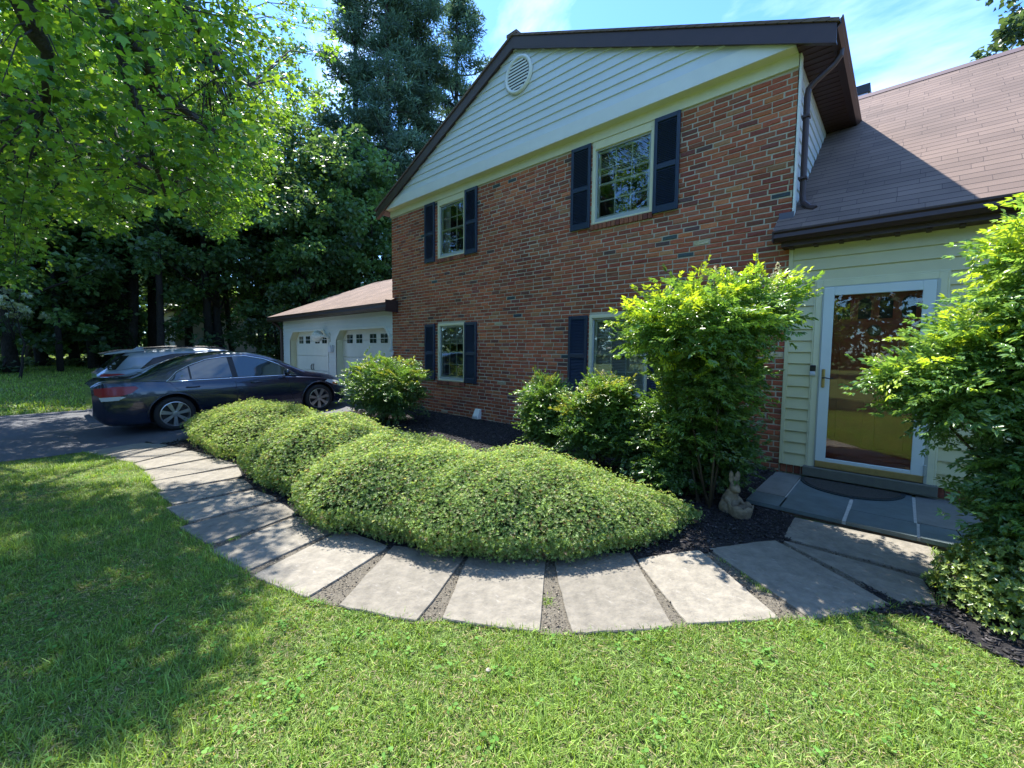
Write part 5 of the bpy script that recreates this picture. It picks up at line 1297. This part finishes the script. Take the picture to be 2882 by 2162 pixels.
# ---------------------------------------------------------------- maple over the lawn
def maple():
    r_ = np.random.default_rng(5)
    tx, ty = -4.4, -9.6; z0 = gzf(tx, ty)
    root = thing('maple_tree', 'large maple whose leafy branches hang over the lawn and driveway from the upper left', 'tree', (tx, ty, z0))
    mask = [(0, 0), (715, 0), (745, 60), (705, 130), (725, 200), (655, 250), (610, 300), (598, 350), (575, 440), (475, 520), (400, 450), (330, 425), (235, 510), (120, 440), (60, 600), (0, 640)]
    mask = [(a*PW/2211, b*PW/2211) for a, b in mask]
    W = [(-1.6, -4.55), (-.3, -4.45), (.6, -4.7), (1.05, -5.0), (1.9, -5.25), (2.2, -5.7), (1.9, -6.3), (2.0, -9), (-8, -12), (-5.2, -6.6), (-3.7, -6.15), (-2.5, -5.75), (-1.9, -5.2)]
    n = 60000; P = np.stack([r_.uniform(-14, 1.5, n), r_.uniform(-13, 2.5, n), r_.uniform(2.2, 12.5, n)], 1)
    e = ((P-np.array([-5.6, -5.6, 7.0]))/np.array([7.6, 7.2, 5.3])); d2 = (e**2).sum(1); P = P[(d2 < 1) & (r_.random(n) < .35+.65*d2)]
    u, v, z = proj_np(P); inf = (z > .3) & (u > -60) & (u < PW+60) & (v > -60) & (v < PH+60)
    ok = (~inf) | inpoly(u, v, mask)
    gxx = P[:, 0]-SUN.x/SUN.z*(P[:, 2]+.12); gyy = P[:, 1]-SUN.y/SUN.z*(P[:, 2]+.12)
    inW = inpoly(gxx, gyy, W); drv = (gxx < -4.9) & (gyy < 1); bed = (gyy > -3.7) & ~drv & (gxx < .9)
    gu, gv, gzz = proj_np(np.stack([gxx, gyy, gxx*0-.12], 1)); gin = (gzz > .3) & (gu > 0) & (gu < PW) & (gv > 0) & (gv < PH)
    tight = np.ones(len(P), bool)
    for ox, oy in ((.25, 0), (-.2, 0), (0, .25), (0, -.25)): tight &= inpoly(gxx+ox, gyy+oy, W) | (gxx+ox < -4.9)
    pr = np.where(inW & tight, 1.0, np.where(inW, .18, np.where(drv, .75, np.where(bed, .13, np.where(gin | ((gxx > 1.0) & (gyy > -9)), 0, .5)))))
    cl = np.sin(gxx*1.7+.4)*np.cos(gyy*2.1+1.0)+.5*np.sin(gxx*3.9+gyy*2.7); pr = pr*np.where(inW & (cl < -.75), .12, 1)
    dist = np.linalg.norm(P-np.array(CAMP), axis=1); ok &= (dist > 5.6) & (r_.random(len(P)) < pr); P = P[ok]; inf = inf[ok]
    keep = np.zeros(len(P), bool); idx = np.flatnonzero(inf)[:1350]; keep[idx] = True; idx = np.flatnonzero(~inf)[:2300]; keep[idx] = True; P = P[keep]
    mb = MB(); tr = [Vector((tx, ty, z0-.2)), Vector((tx+.05, ty+.05, 1.2)), Vector((tx-.1, ty+.2, 3.2)), Vector((tx-.2, ty+.6, 6.0)), Vector((tx-.4, ty+1.2, 9.5)), Vector((tx-.5, ty+1.8, 12))]
    mb.tube(tr, [.42, .34, .30, .24, .14, .04], n=14); mb.build('trunk', M['bark'], root, smooth=True)
    def rp(u, v, d): return CAMP+ray(u, v)*d
    limbs = [[tr[3], rp(250, -120, 7.2), rp(299, 0, 7.0), rp(321, 65, 6.9), rp(404, 152, 7.1), rp(438, 252, 7.2), rp(534, 321, 7.6), rp(680, 420, 8.3)],
             [rp(321, 65, 6.9), rp(356, 217, 6.8), rp(412, 369, 6.9), rp(434, 456, 7.0), rp(470, 560, 7.2)],
             [tr[2], rp(20, -150, 6.6), rp(65, 0, 6.6), rp(104, 100, 6.7), rp(135, 152, 6.8), rp(130, 304, 6.9)],
             [tr[3], rp(430, -160, 8.5), rp(520, 30, 8.8), rp(610, 160, 9.4), rp(700, 240, 10)],
             [tr[4], Vector((-7, -5, 10)), Vector((-9.5, -3, 9.5))], [tr[3], Vector((-7.5, -7.5, 7)), Vector((-10.5, -6.5, 6.8))], [tr[3], Vector((-4.6, -6.4, 7.2)), Vector((-5.2, -4.6, 7.4))],
             [tr[4], Vector((-3.6, -7.0, 9.6))], [tr[2], Vector((-5.5, -7.0, 4.6)), Vector((-6.8, -4.8, 4.9))]]
    pts = []; mb = MB()
    for lb in limbs:
        n_ = len(lb); mb.tube(lb, [(.13 if lb[0] in tr else .045)*(1-.85*i/(n_-1))+.008 for i in range(n_)], n=8)
        for i in range(n_-1):
            for t in np.linspace(0, 1, 6): pts.append(lb[i].lerp(lb[i+1], t))
    pts = np.array(pts)
    for c in P[::2]:
        dd = ((pts-c)**2).sum(1); j = int(dd.argmin()); s = Vector(pts[j]); e_ = Vector(c); md = s.lerp(e_, .5)+Vector((0, 0, .12*math.sqrt(dd[j])))
        r0 = .006+.005*math.sqrt(dd[j]); mb.tube([s, md, e_], [r0, r0*.6, .003], n=4, caps=False)
    mb.build('limb', M['bark'], root, smooth=True)
    cols = colmix(len(P), (.050, .150, .028), (.27, .46, .055), None, .2)
    tv = np.array([[0, 0, 0], [-.30, .12, .03], [-.52, .50, .0], [-.22, .55, .02], [0, 1.0, -.10], [.22, .55, .02], [.52, .50, .0], [.30, .12, .03]]); tf = np.array([[0, 3, 1], [1, 3, 2], [0, 5, 3], [3, 5, 4], [0, 7, 5], [7, 6, 5]])
    leafcloud(P, r_.uniform(.16, .40, len(P)), 36, .078, cols, M['leaf'], root, flat=.55, template=(tv, tf), droop=-.35, seed=9)
maple()

# ---------------------------------------------------------------- background trees
def dirpt(u, dist):
    d = ray(u*PW/2211, 985); h = math.hypot(d.x, d.y); return CAMP.x+d.x/h*dist, CAMP.y+d.y/h*dist
DK, MD = (.045, .095, .045), (.13, .25, .09)
pn = [(770, 31, 27, 'left of the pine group, half hidden by maple leaves'), (832, 29, 27, 'second pine of the group, right of the maple foliage'), (868, 33, 29, 'slim middle pine, its trunk framed by sky gaps'), (905, 30, 26, 'pine with bare trunk just left of the gable rake'), (975, 31, 25, 'rightmost pine, its boughs reaching into the open sky')]
for i, (u, dist, H, lab) in enumerate(pn):
    x, y = dirpt(u, dist); pine(x, y, H, 'tall dark pine, '+lab, 200+i, 470 if i != 2 else 330, 52, z_low=.20 if i in (0, 4) else .34, spread=4.6 if i != 4 else 5.4)
tl = [(25, 27, 13, 3.2, .8, 'dark leafy tree at the left edge of the photo, foliage down to the lawn'), (95, 30, 12, 2.6, .8, 'narrow dark tree second from the left edge beyond the lawn'), (160, 31, 8, 1.9, .3, 'low dark rounded tree under the bright sky gap at the left'),
      (205, 28, 10, 1.7, .5, 'slender dark tree just left of the ivy covered trunk'), (330, 29, 15, 4.0, 2.0, 'broad dark tree just right of the ivy covered trunk'), (410, 33, 17, 4.4, 2.2, 'tall dark tree behind the silver car roof'),
      (480, 27, 12, 3.6, 2.2, 'dark tree above the middle of the sedan'), (560, 30, 14, 4.0, 2.4, 'dark tree left of the garage roof tip'), (635, 33, 22, 4.6, 3.0, 'tall tree with a forked trunk seen through the maple leaves'),
      (660, 25, 11, 3.2, 2.0, 'leafy tree rising behind the left end of the garage roof'), (730, 27, 13, 3.4, 3.0, 'dense green tree behind the middle of the garage roof'), (800, 26, 12, 3.2, 3.0, 'dense dark tree touching the brick house corner'), (600, 24, 4.2, 1.8, .2, 'bright leafy shrub sized tree beside the garage downspout')]
for i, (u, dist, H, r, z0c, lab) in enumerate(tl):
    x, y = dirpt(u, dist); small = H < 6
    decid(x, y, H, r, z0c, lab, 300+i, 190 if not small else 70, 80, .24 if not small else .16, DK if not small else (.03, .06, .02), MD if not small else (.10, .15, .06), 'dark trees beyond the lawn and garage', trunk_r=.22 if not small else .06)
# ivy covered trunk
x, y = dirpt(258, 28); z0 = gzf(x, y)
iv = thing('ivy_tree', 'thick tree trunk wrapped in dark ivy rising behind the rear of the silver car', 'tree', (x, y, z0))
mb = MB(); mb.tube([(x, y, z0-.2), (x, y, 3), (x+.2, y+.1, 8), (x+.1, y-.2, 15)], [.60, .42, .36, .22], n=14); mb.build('trunk', M['barkdark'], iv, smooth=True)
n = 9000; rr = np.random.default_rng(55); a = rr.uniform(0, 6.28, n); hh = rr.uniform(0, 12, n); rad = .55*(1-.028*hh)+rr.random(n)*.22
Pp = np.stack([x+rad*np.cos(a), y+rad*np.sin(a), z0+hh], 1); dd = unit(np.stack([np.cos(a), np.sin(a), -.5+0*a], 1)+rr.normal(size=(n, 3))*.3); lv, lf = leaf_t(1, .8, .1, .1, six=False)
V, F, C = instance(lv, lf, Pp, rotmats(dd), rr.uniform(.10, .2, n), None, colmix(n, (.015, .04, .015), (.04, .09, .03), None, .15)); np_mesh('ivy', V, F, M['leaf'], C, iv)
decid(x+.3, y+.3, 19, 4.2, 9.0, 'high crowned tree whose top is seen through the left maple leaves', 340, 170, 80, .26, DK, MD, 'dark trees beyond the lawn and garage', trunk_r=.25)
# dogwood in a sun gap; glare on its leaves put into whitish colour
x, y = dirpt(35, 24.5); dg_ = decid(x, y, 3.3, .75, 2.0, 'small tree with sunlit leaves coloured whitish for glare at the left edge of the lawn', 350, 16, 34, .14, (.22, .30, .2), (.45, .5, .42), 'pale understorey trees', trunk_r=.05)
# trees behind the house and at the right
decid(7.7, 15.2, 13.2, 2.3, 8.6, 'conifer like tree top showing above the wing roof at the upper right', 360, 200, 70, .20, (.03, .055, .03), (.07, .12, .06), 'trees behind the house', trunk_r=.2)
# trees across the street: seen only as reflections in the panes
for i, (x, y, H, r) in enumerate([(-10, -26, 12, 4.5), (-2, -30, 14, 5), (7, -28, 12, 4.5), (15, -24, 13, 5), (24, -18, 12, 5)]):
    decid(x, y, H, r, 2.0, 'street tree behind the camera, ' + ['westernmost of the row', 'tallest, second from the west', 'middle of the row', 'second from the east', 'easternmost of the row'][i], 370+i, 110, 60, .42, (.03, .06, .02), (.09, .15, .04), 'trees across the street', trunk_r=.25)
# far wood: one mass
rr = np.random.default_rng(77); n = 150000; th = rr.uniform(0, 2*math.pi, n); ds = rr.uniform(40, 50, n); k = (rr.random(n) < .45) | ((th > R(30)) & (th < R(112))); th = th[k]; ds = ds[k]; n = len(th); X = CAMP.x-np.sin(th)*ds; Y = CAMP.y+np.cos(th)*ds
zt = 7.5+2.6*np.sin(th*23)+1.8*np.sin(th*51+1)+1.5*np.sin(th*97); Zz = gz(X, Y)+rr.random(n)**.9*zt; Pp = np.stack([X, Y, Zz], 1)
lv, lf = leaf_t(1, .9, .1, .1, six=False); V, F, C = instance(lv, lf, Pp, rotmats(unit(rr.normal(size=(n, 3))), rr.uniform(0, 6, n)), rr.uniform(.35, .8, n), None, colmix(n, (.02, .05, .02), (.08, .15, .05), None, .2))
fw = np_mesh('far_wood', V, F, M['leaf'], C); tag(fw, 'dark far wood closing the view beyond the lawn', 'wood', kind='stuff')
for i, (u, dist, r) in enumerate([(290, 30, .17), (345, 26, .16), (452, 27, .20), (505, 30, .15), (585, 28, .18), (610, 32, .14), (60, 32, .2), (128, 27, .12)]):
    x, y = dirpt(u, dist); z0 = gzf(x, y); t = thing('bare_trunk_tree', ['dark slim trunk just right of the ivy covered tree', 'dark trunk rising behind the silver car spoiler', 'dark trunk behind the rear half of the sedan roof', 'thin dark trunk near the far pale house', 'dark trunk left of the garage eave', 'thin trunk beside the garage corner', 'dark trunk near the left photo edge', 'thin trunk left of the low rounded tree'][i], 'tree', (x, y, z0), 'bare dark trunks in the wood edge')
    mb = MB(); mb.tube(limb_path((x, y, z0-.2), (x+rr.uniform(-.8, .8), y+rr.uniform(-.8, .8), z0+13), .2, 8, i), [r*(1-.6*k/7) for k in range(8)], n=9); mb.build('trunk', M['barkdark'], t, smooth=True)
    C = np.array([[x, y, z0+11]])+rr.normal(size=(40, 3))*np.array([1.4, 1.4, 1.2]); leafcloud(C, rr.uniform(.5, 1, 40), 45, .26, colmix(40, DK, MD), M['leaf'], t, seed=i, six=False)
# neighbour's house glimpsed between trunks
x, y = dirpt(530, 37); fh = thing('far_house', 'pale neighbouring house glimpsed low between the dark trunks left of the garage', 'house', (x, y, gzf(x, y))); z0 = gzf(x, y)
mb = MB(); mb.box(x-3, x+3, y-4.5, y+4.5, z0, z0+2.7); mb.build('wall', M['farwall'], fh)
mb = MB(); mb.prism([(y-5, z0+2.7), (y+5, z0+2.7), (y, z0+4.4)], 0, x-3.3, x+3.3); mb.build('roof', M['farroof'], fh)
mb = MB()
for k in (-3, -1, 1.6, 3.2): mb.box(x+3.0, x+3.03, y+k, y+k+.8, z0+1.0, z0+2.1)
mb.build('window', M['carglass'], fh)
# ground cover strip at the wood edge, sunlight put into its lightened leaf colour
rr = np.random.default_rng(88); n = 16000; X = rr.uniform(-29.5, -25.5, n); Y = rr.uniform(-11, 6, n); Pp = np.stack([X, Y, gz(X, Y)+rr.random(n)*.32], 1)
V, F, C = instance(lv, lf, Pp, rotmats(unit(rr.normal(size=(n, 3))+np.array([.3, 0, .6]))), rr.uniform(.08, .18, n), None, colmix(n, (.07, .13, .05), (.20, .28, .14), None, .2))
tag(np_mesh('ground_cover', V, F, M['leaf'], C), 'low ground cover plants, coloured pale for sunlight, along the wood edge beyond the lawn', 'ground cover', kind='stuff')

# ---------------------------------------------------------------- grass, clover, mulch chips, gravel
rr = np.random.default_rng(3)
def blade_t(bend):
    w_ = .5; v = np.array([[-w_, 0, 0], [w_, 0, 0], [-w_*.8, bend*.30, .5], [w_*.8, bend*.30, .5], [0, bend, .93]], float); v[:, 0] *= 1
    return v, np.array([[0, 1, 3], [0, 3, 2], [2, 3, 4]])
def grass_mesh(name, X, Y, hgt, wid, dry, seed, label, off=0.0):
    r_ = np.random.default_rng(seed); n = len(X); parts = []
    a = r_.uniform(0, 6.28, n); Z = gz(X, Y)+off
    g = .5+.5*np.sin(X*2.1+.7)*np.sin(Y*2.7+1.9)+.25*np.sin(X*6.3+Y*5.1)
    t = np.clip(r_.normal(.45, .25, n)+.3*(g-.5), 0, 1); col = colmix(n, (.100, .195, .026), (.38, .54, .115), t, .25)
    isd = r_.random(n) < dry*(1.3-.9*g); col[isd] = np.array([.52, .46, .25])*r_.uniform(.6, 1.15, (isd.sum(), 1))
    h = hgt*r_.uniform(.55, 1.25, n)*(.75+.5*g); h = np.where(isd, h*.6, h)
    for i, bend in enumerate((.15, .45, .8, 1.15)):
        s_ = slice(i, n, 4); tv, tf = blade_t(bend); nn = len(X[s_]); ca, sa = np.cos(a[s_]), np.sin(a[s_]); m = np.zeros((nn, 3, 3)); m[:, 0, 0] = ca; m[:, 1, 0] = sa; m[:, 0, 1] = -sa; m[:, 1, 1] = ca; m[:, 2, 2] = 1
        sc = np.stack([np.full(nn, wid)*r_.uniform(.7, 1.3, nn), h[s_], h[s_]*(1-.25*bend)], 1)
        parts.append(instance(tv, tf, np.stack([X[s_], Y[s_], Z[s_]], 1), m, sc, None, col[s_]))
    V, F, C = combine(parts); o = np_mesh(name, V, F, M['grass'], np.clip(C, .01, 1)); tag(o, label, 'grass', kind='stuff'); return o
def scatter(n, x0, x1, y0, y1, infr=True):
    X = rr.uniform(x0, x1, n); Y = rr.uniform(y0, y1, n)
    if infr:
        u, v, z = proj_np(np.stack([X, Y, gz(X, Y)], 1)); k = (z > .2) & (u > -120) & (u < PW+120) & (v > -50) & (v < PH+160); k |= rr.random(len(X)) < .30; X, Y = X[k], Y[k]
    return X, Y
SLP = [[(p.x, p.y) for p in q] for q in SLW]
def notlawn(X, Y, marg=0):
    k = inpoly(X, Y, PATHC) | inpoly(X, Y, DRIVE) | inpoly(X, Y, BED) | inpoly(X, Y, BEDR) | (Y > -.02)
    for q in SLP: k |= inpoly(X, Y, q)
    return k
X, Y = scatter(1050000, -6, 7.0, -9.0, -2.3); k = ~notlawn(X, Y); X, Y = X[k], Y[k]
d = np.hypot(X-CAMP.x, Y-CAMP.y); pk = np.clip(1.35-d*.17, .22, 1)*.82; patch = .5+.5*np.sin(X*3.3+1)*np.cos(Y*3.9)+.3*np.sin(X*9+Y*7); k = rr.random(len(X)) < pk; X, Y = X[k], Y[k]
print('near blades', len(X))
# low mat of lying blades and thatch under the upright grass
kk = rr.random(len(X)) < .9; XB = X[kk]+rr.normal(0, .006, kk.sum()); YB = Y[kk]+rr.normal(0, .006, kk.sum()); kb = ~notlawn(XB, YB); XB, YB = XB[kb], YB[kb]; n = len(XB)
a = rr.uniform(0, 6.28, n); dB = np.stack([np.cos(a), np.sin(a), rr.uniform(.02, .45, n)], 1); g = .5+.5*np.sin(XB*3.3+1)*np.cos(YB*3.9)+.3*np.sin(XB*9+YB*7)
cB = colmix(n, (.10, .19, .025), (.30, .46, .085), None, .22); isd = rr.random(n) < np.clip(.44-.35*g, .08, .6); cB[isd] = np.array([.46, .40, .20])*rr.uniform(.55, 1.15, (isd.sum(), 1))
lvb, lfb = leaf_t(1, .13, .05, .10, six=False)
VB, FB, CB = instance(lvb, lfb, np.stack([XB, YB, gz(XB, YB)+rr.uniform(.002, .016, n)], 1), rotmats(dB, rr.normal(0, .5, n)), rr.uniform(.018, .042, n), None, cB)
tag(np_mesh('grass_thatch', VB, FB, M['grass'], np.clip(CB, .01, 1)), 'low mat of lying green and straw coloured grass blades under the lawn', 'grass', kind='stuff')
grass_mesh('grass', X, Y, .038, .0044, .20, 31, 'short green and straw coloured lawn grass along the stone path')
eo = []
for i_ in range(len(out)-1):
    a_, b_ = out[i_], out[i_+1]; m_ = int((b_-a_).length*260)
    for t_ in rr.random(m_): p_ = a_.lerp(b_, t_); eo.append((p_.x+rr.normal(0, .012), p_.y+rr.normal(-.006, .012)))
eo = np.array(eo); grass_mesh('edge_grass', eo[:, 0], eo[:, 1], .055, .0048, .15, 34, 'grass blades leaning over the outer ends of the slabs')
# longer tufts
nc = 650; tx_, ty_ = scatter(nc*3, -4, 6, -8, -3); k = ~notlawn(tx_, ty_); tx_, ty_ = tx_[k][:nc], ty_[k][:nc]
X = (tx_[:, None]+rr.normal(0, .030, (len(tx_), 40))).ravel(); Y = (ty_[:, None]+rr.normal(0, .030, (len(ty_), 40))).ravel(); k = ~notlawn(X, Y); grass_mesh('grass', X[k], Y[k], .066, .0044, .05, 32, 'longer bright green grass tufts in the front lawn')
# grass overhanging slab ends
X, Y = scatter(260000, -31, -11, -16, 6); k = ~notlawn(X, Y) & (X < -11.3); X, Y = X[k][:70000], Y[k][:70000]; grass_mesh('grass', X, Y, .10, .022, .18, 33, 'mown grass of the far lawn beyond the driveway')
# clover and broad weeds
X, Y = scatter(9000, -4, 6, -8, -2.5); k = ~notlawn(X, Y) & (rr.random(len(X)) < .22); X, Y = X[k], Y[k]; n = len(X)
nn = 6; XX = np.repeat(X, nn)+rr.normal(0, .018, n*nn); YY = np.repeat(Y, nn)+rr.normal(0, .018, n*nn); k = ~notlawn(XX, YY); XX, YY = XX[k], YY[k]; n = len(XX)
dd = unit(np.stack([rr.normal(size=n), rr.normal(size=n), .35+0*XX], 1)); tv = np.array([[0, 0, 0], [-.42, .3, .06], [-.38, .75, .03], [0, .9, -.02], [.38, .75, .03], [.42, .3, .06]]); tf = np.array([[0, 2, 1], [0, 3, 2], [0, 4, 3], [0, 5, 4]])
V, F, C = instance(tv, tf, np.stack([XX, YY, gz(XX, YY)+rr.uniform(.012, .04, n)], 1), rotmats(dd), rr.uniform(.010, .024, n), None, colmix(n, (.10, .24, .04), (.18, .36, .08), None, .12))
tag(np_mesh('clover', V, F, M['clover'], C), 'clover and small round weed leaves scattered in the lawn', 'weeds', kind='stuff')
# mulch chips
def chips(n, x0, x1, y0, y1, polys, name, label, c1, c2, s0, s1, off, thin=.25, cat='mulch'):
    X, Y = scatter(n, x0, x1, y0, y1); k = np.zeros(len(X), bool)
    for p in polys: k |= inpoly(X, Y, p)
    if polys[0] is PATHC:
        for q in SLP: k &= (~inpoly(X, Y, q)) | (rr.random(len(X)) < .012)
    if polys[0] is BED:
        for q in SLP: k &= ~inpoly(X, Y, [(a*1.03-.03*sum(p[0] for p in q)/4, b*1.03-.03*sum(p[1] for p in q)/4) for a, b in q])
        k &= ~((X > 3.0) & (X < 4.98) & (Y > -1.39))
    X, Y = X[k], Y[k]; n = len(X); d = unit(np.stack([rr.normal(size=n), rr.normal(size=n), rr.normal(size=n)*.35], 1))
    bx = np.array([[-.5, 0, -.5], [.5, 0, -.5], [.5, 0, .5], [-.5, 0, .5], [-.4, 1, -.5], [.4, 1, -.5], [.4, 1, .5], [-.4, 1, .5]], float); bf = np.array([[0, 1, 2], [0, 2, 3], [4, 6, 5], [4, 7, 6], [0, 4, 5], [0, 5, 1], [3, 2, 6], [3, 6, 7], [1, 5, 6], [1, 6, 2], [0, 3, 7], [0, 7, 4]])
    L_ = rr.uniform(s0, s1, n); sc = np.stack([L_*rr.uniform(.2, .5, n), L_, L_*thin*rr.uniform(.4, 1, n)], 1)
    V, F, C = instance(bx, bf, np.stack([X, Y, gz(X, Y)+off+rr.uniform(0, .012, n)], 1), rotmats(d, rr.normal(0, .6, n)), sc, None, colmix(n, c1, c2, rr.random(n)**3, .25))
    tag(np_mesh(name, V, F, M['chips'], np.clip(C, .004, 1)), label, cat, kind='stuff')
chips(90000, -5.6, 5.4, -5.0, 0, [BED, BEDR], 'mulch_chips', 'black shredded wood mulch in the planting beds', (.012, .011, .013), (.085, .075, .075), .012, .040, .018)
chips(90000, -5, 5, -5.6, -1.3, [PATHC], 'joint_debris', 'brown gravel and dry leaf bits in the joints of the stone path', (.08, .062, .045), (.36, .30, .22), .004, .013, .010, .6, 'gravel')
# moss and weeds in joints
jw = [(1380/1, )]
mossp = [Z10(500, 470), Z10(430, 430), Z10(540, 510), (650, 1514), (655, 1516), (640, 1520), Z9(1320, 590), Z10(300, 330), (500, 1417), (514, 1413)]
XX = []; YY = []
for (u, v) in mossp:
    p = ong(u, v); XX.append(p.x+rr.normal(0, .03, 160)); YY.append(p.y+rr.normal(0, .03, 160))
XX = np.concatenate(XX); YY = np.concatenate(YY); k = np.ones(len(XX), bool)
for q in SLP: k &= ~inpoly(XX, YY, q)
grass_mesh('joint_weeds', XX[k], YY[k], .022, .004, .1, 36, 'tiny green weeds growing in the joints of the path', off=.005)
# fallen twig and dry leaf on the lawn
p = ong(430, 1795); tw = MB(); tw.tube([(p.x, p.y, p.z+.03), (p.x-.03, p.y+.02, p.z+.045), (p.x-.05, p.y+.06, p.z+.05), (p.x-.06, p.y+.07, p.z+.06)], .003, n=5); tag(tw.build('fallen_twig', mat('dry_twig', (.30, .22, .14), .9)), 'pale curved twig lying in the shaded lawn at lower left', 'twig')
p = ong(1374, 1900); md = MB(); md.lathe([(.001, .032), (.008, .031), (.012, .027), (.013, .024), (.003, .026), (.002, .0)], (p.x, p.y, p.z), n=16); tag(md.build('mushroom', mat('mushroom_cap', (.42, .36, .28), .9), smooth=True), 'small pale mushroom in the sunny lawn below the sunlit slabs', 'mushroom')
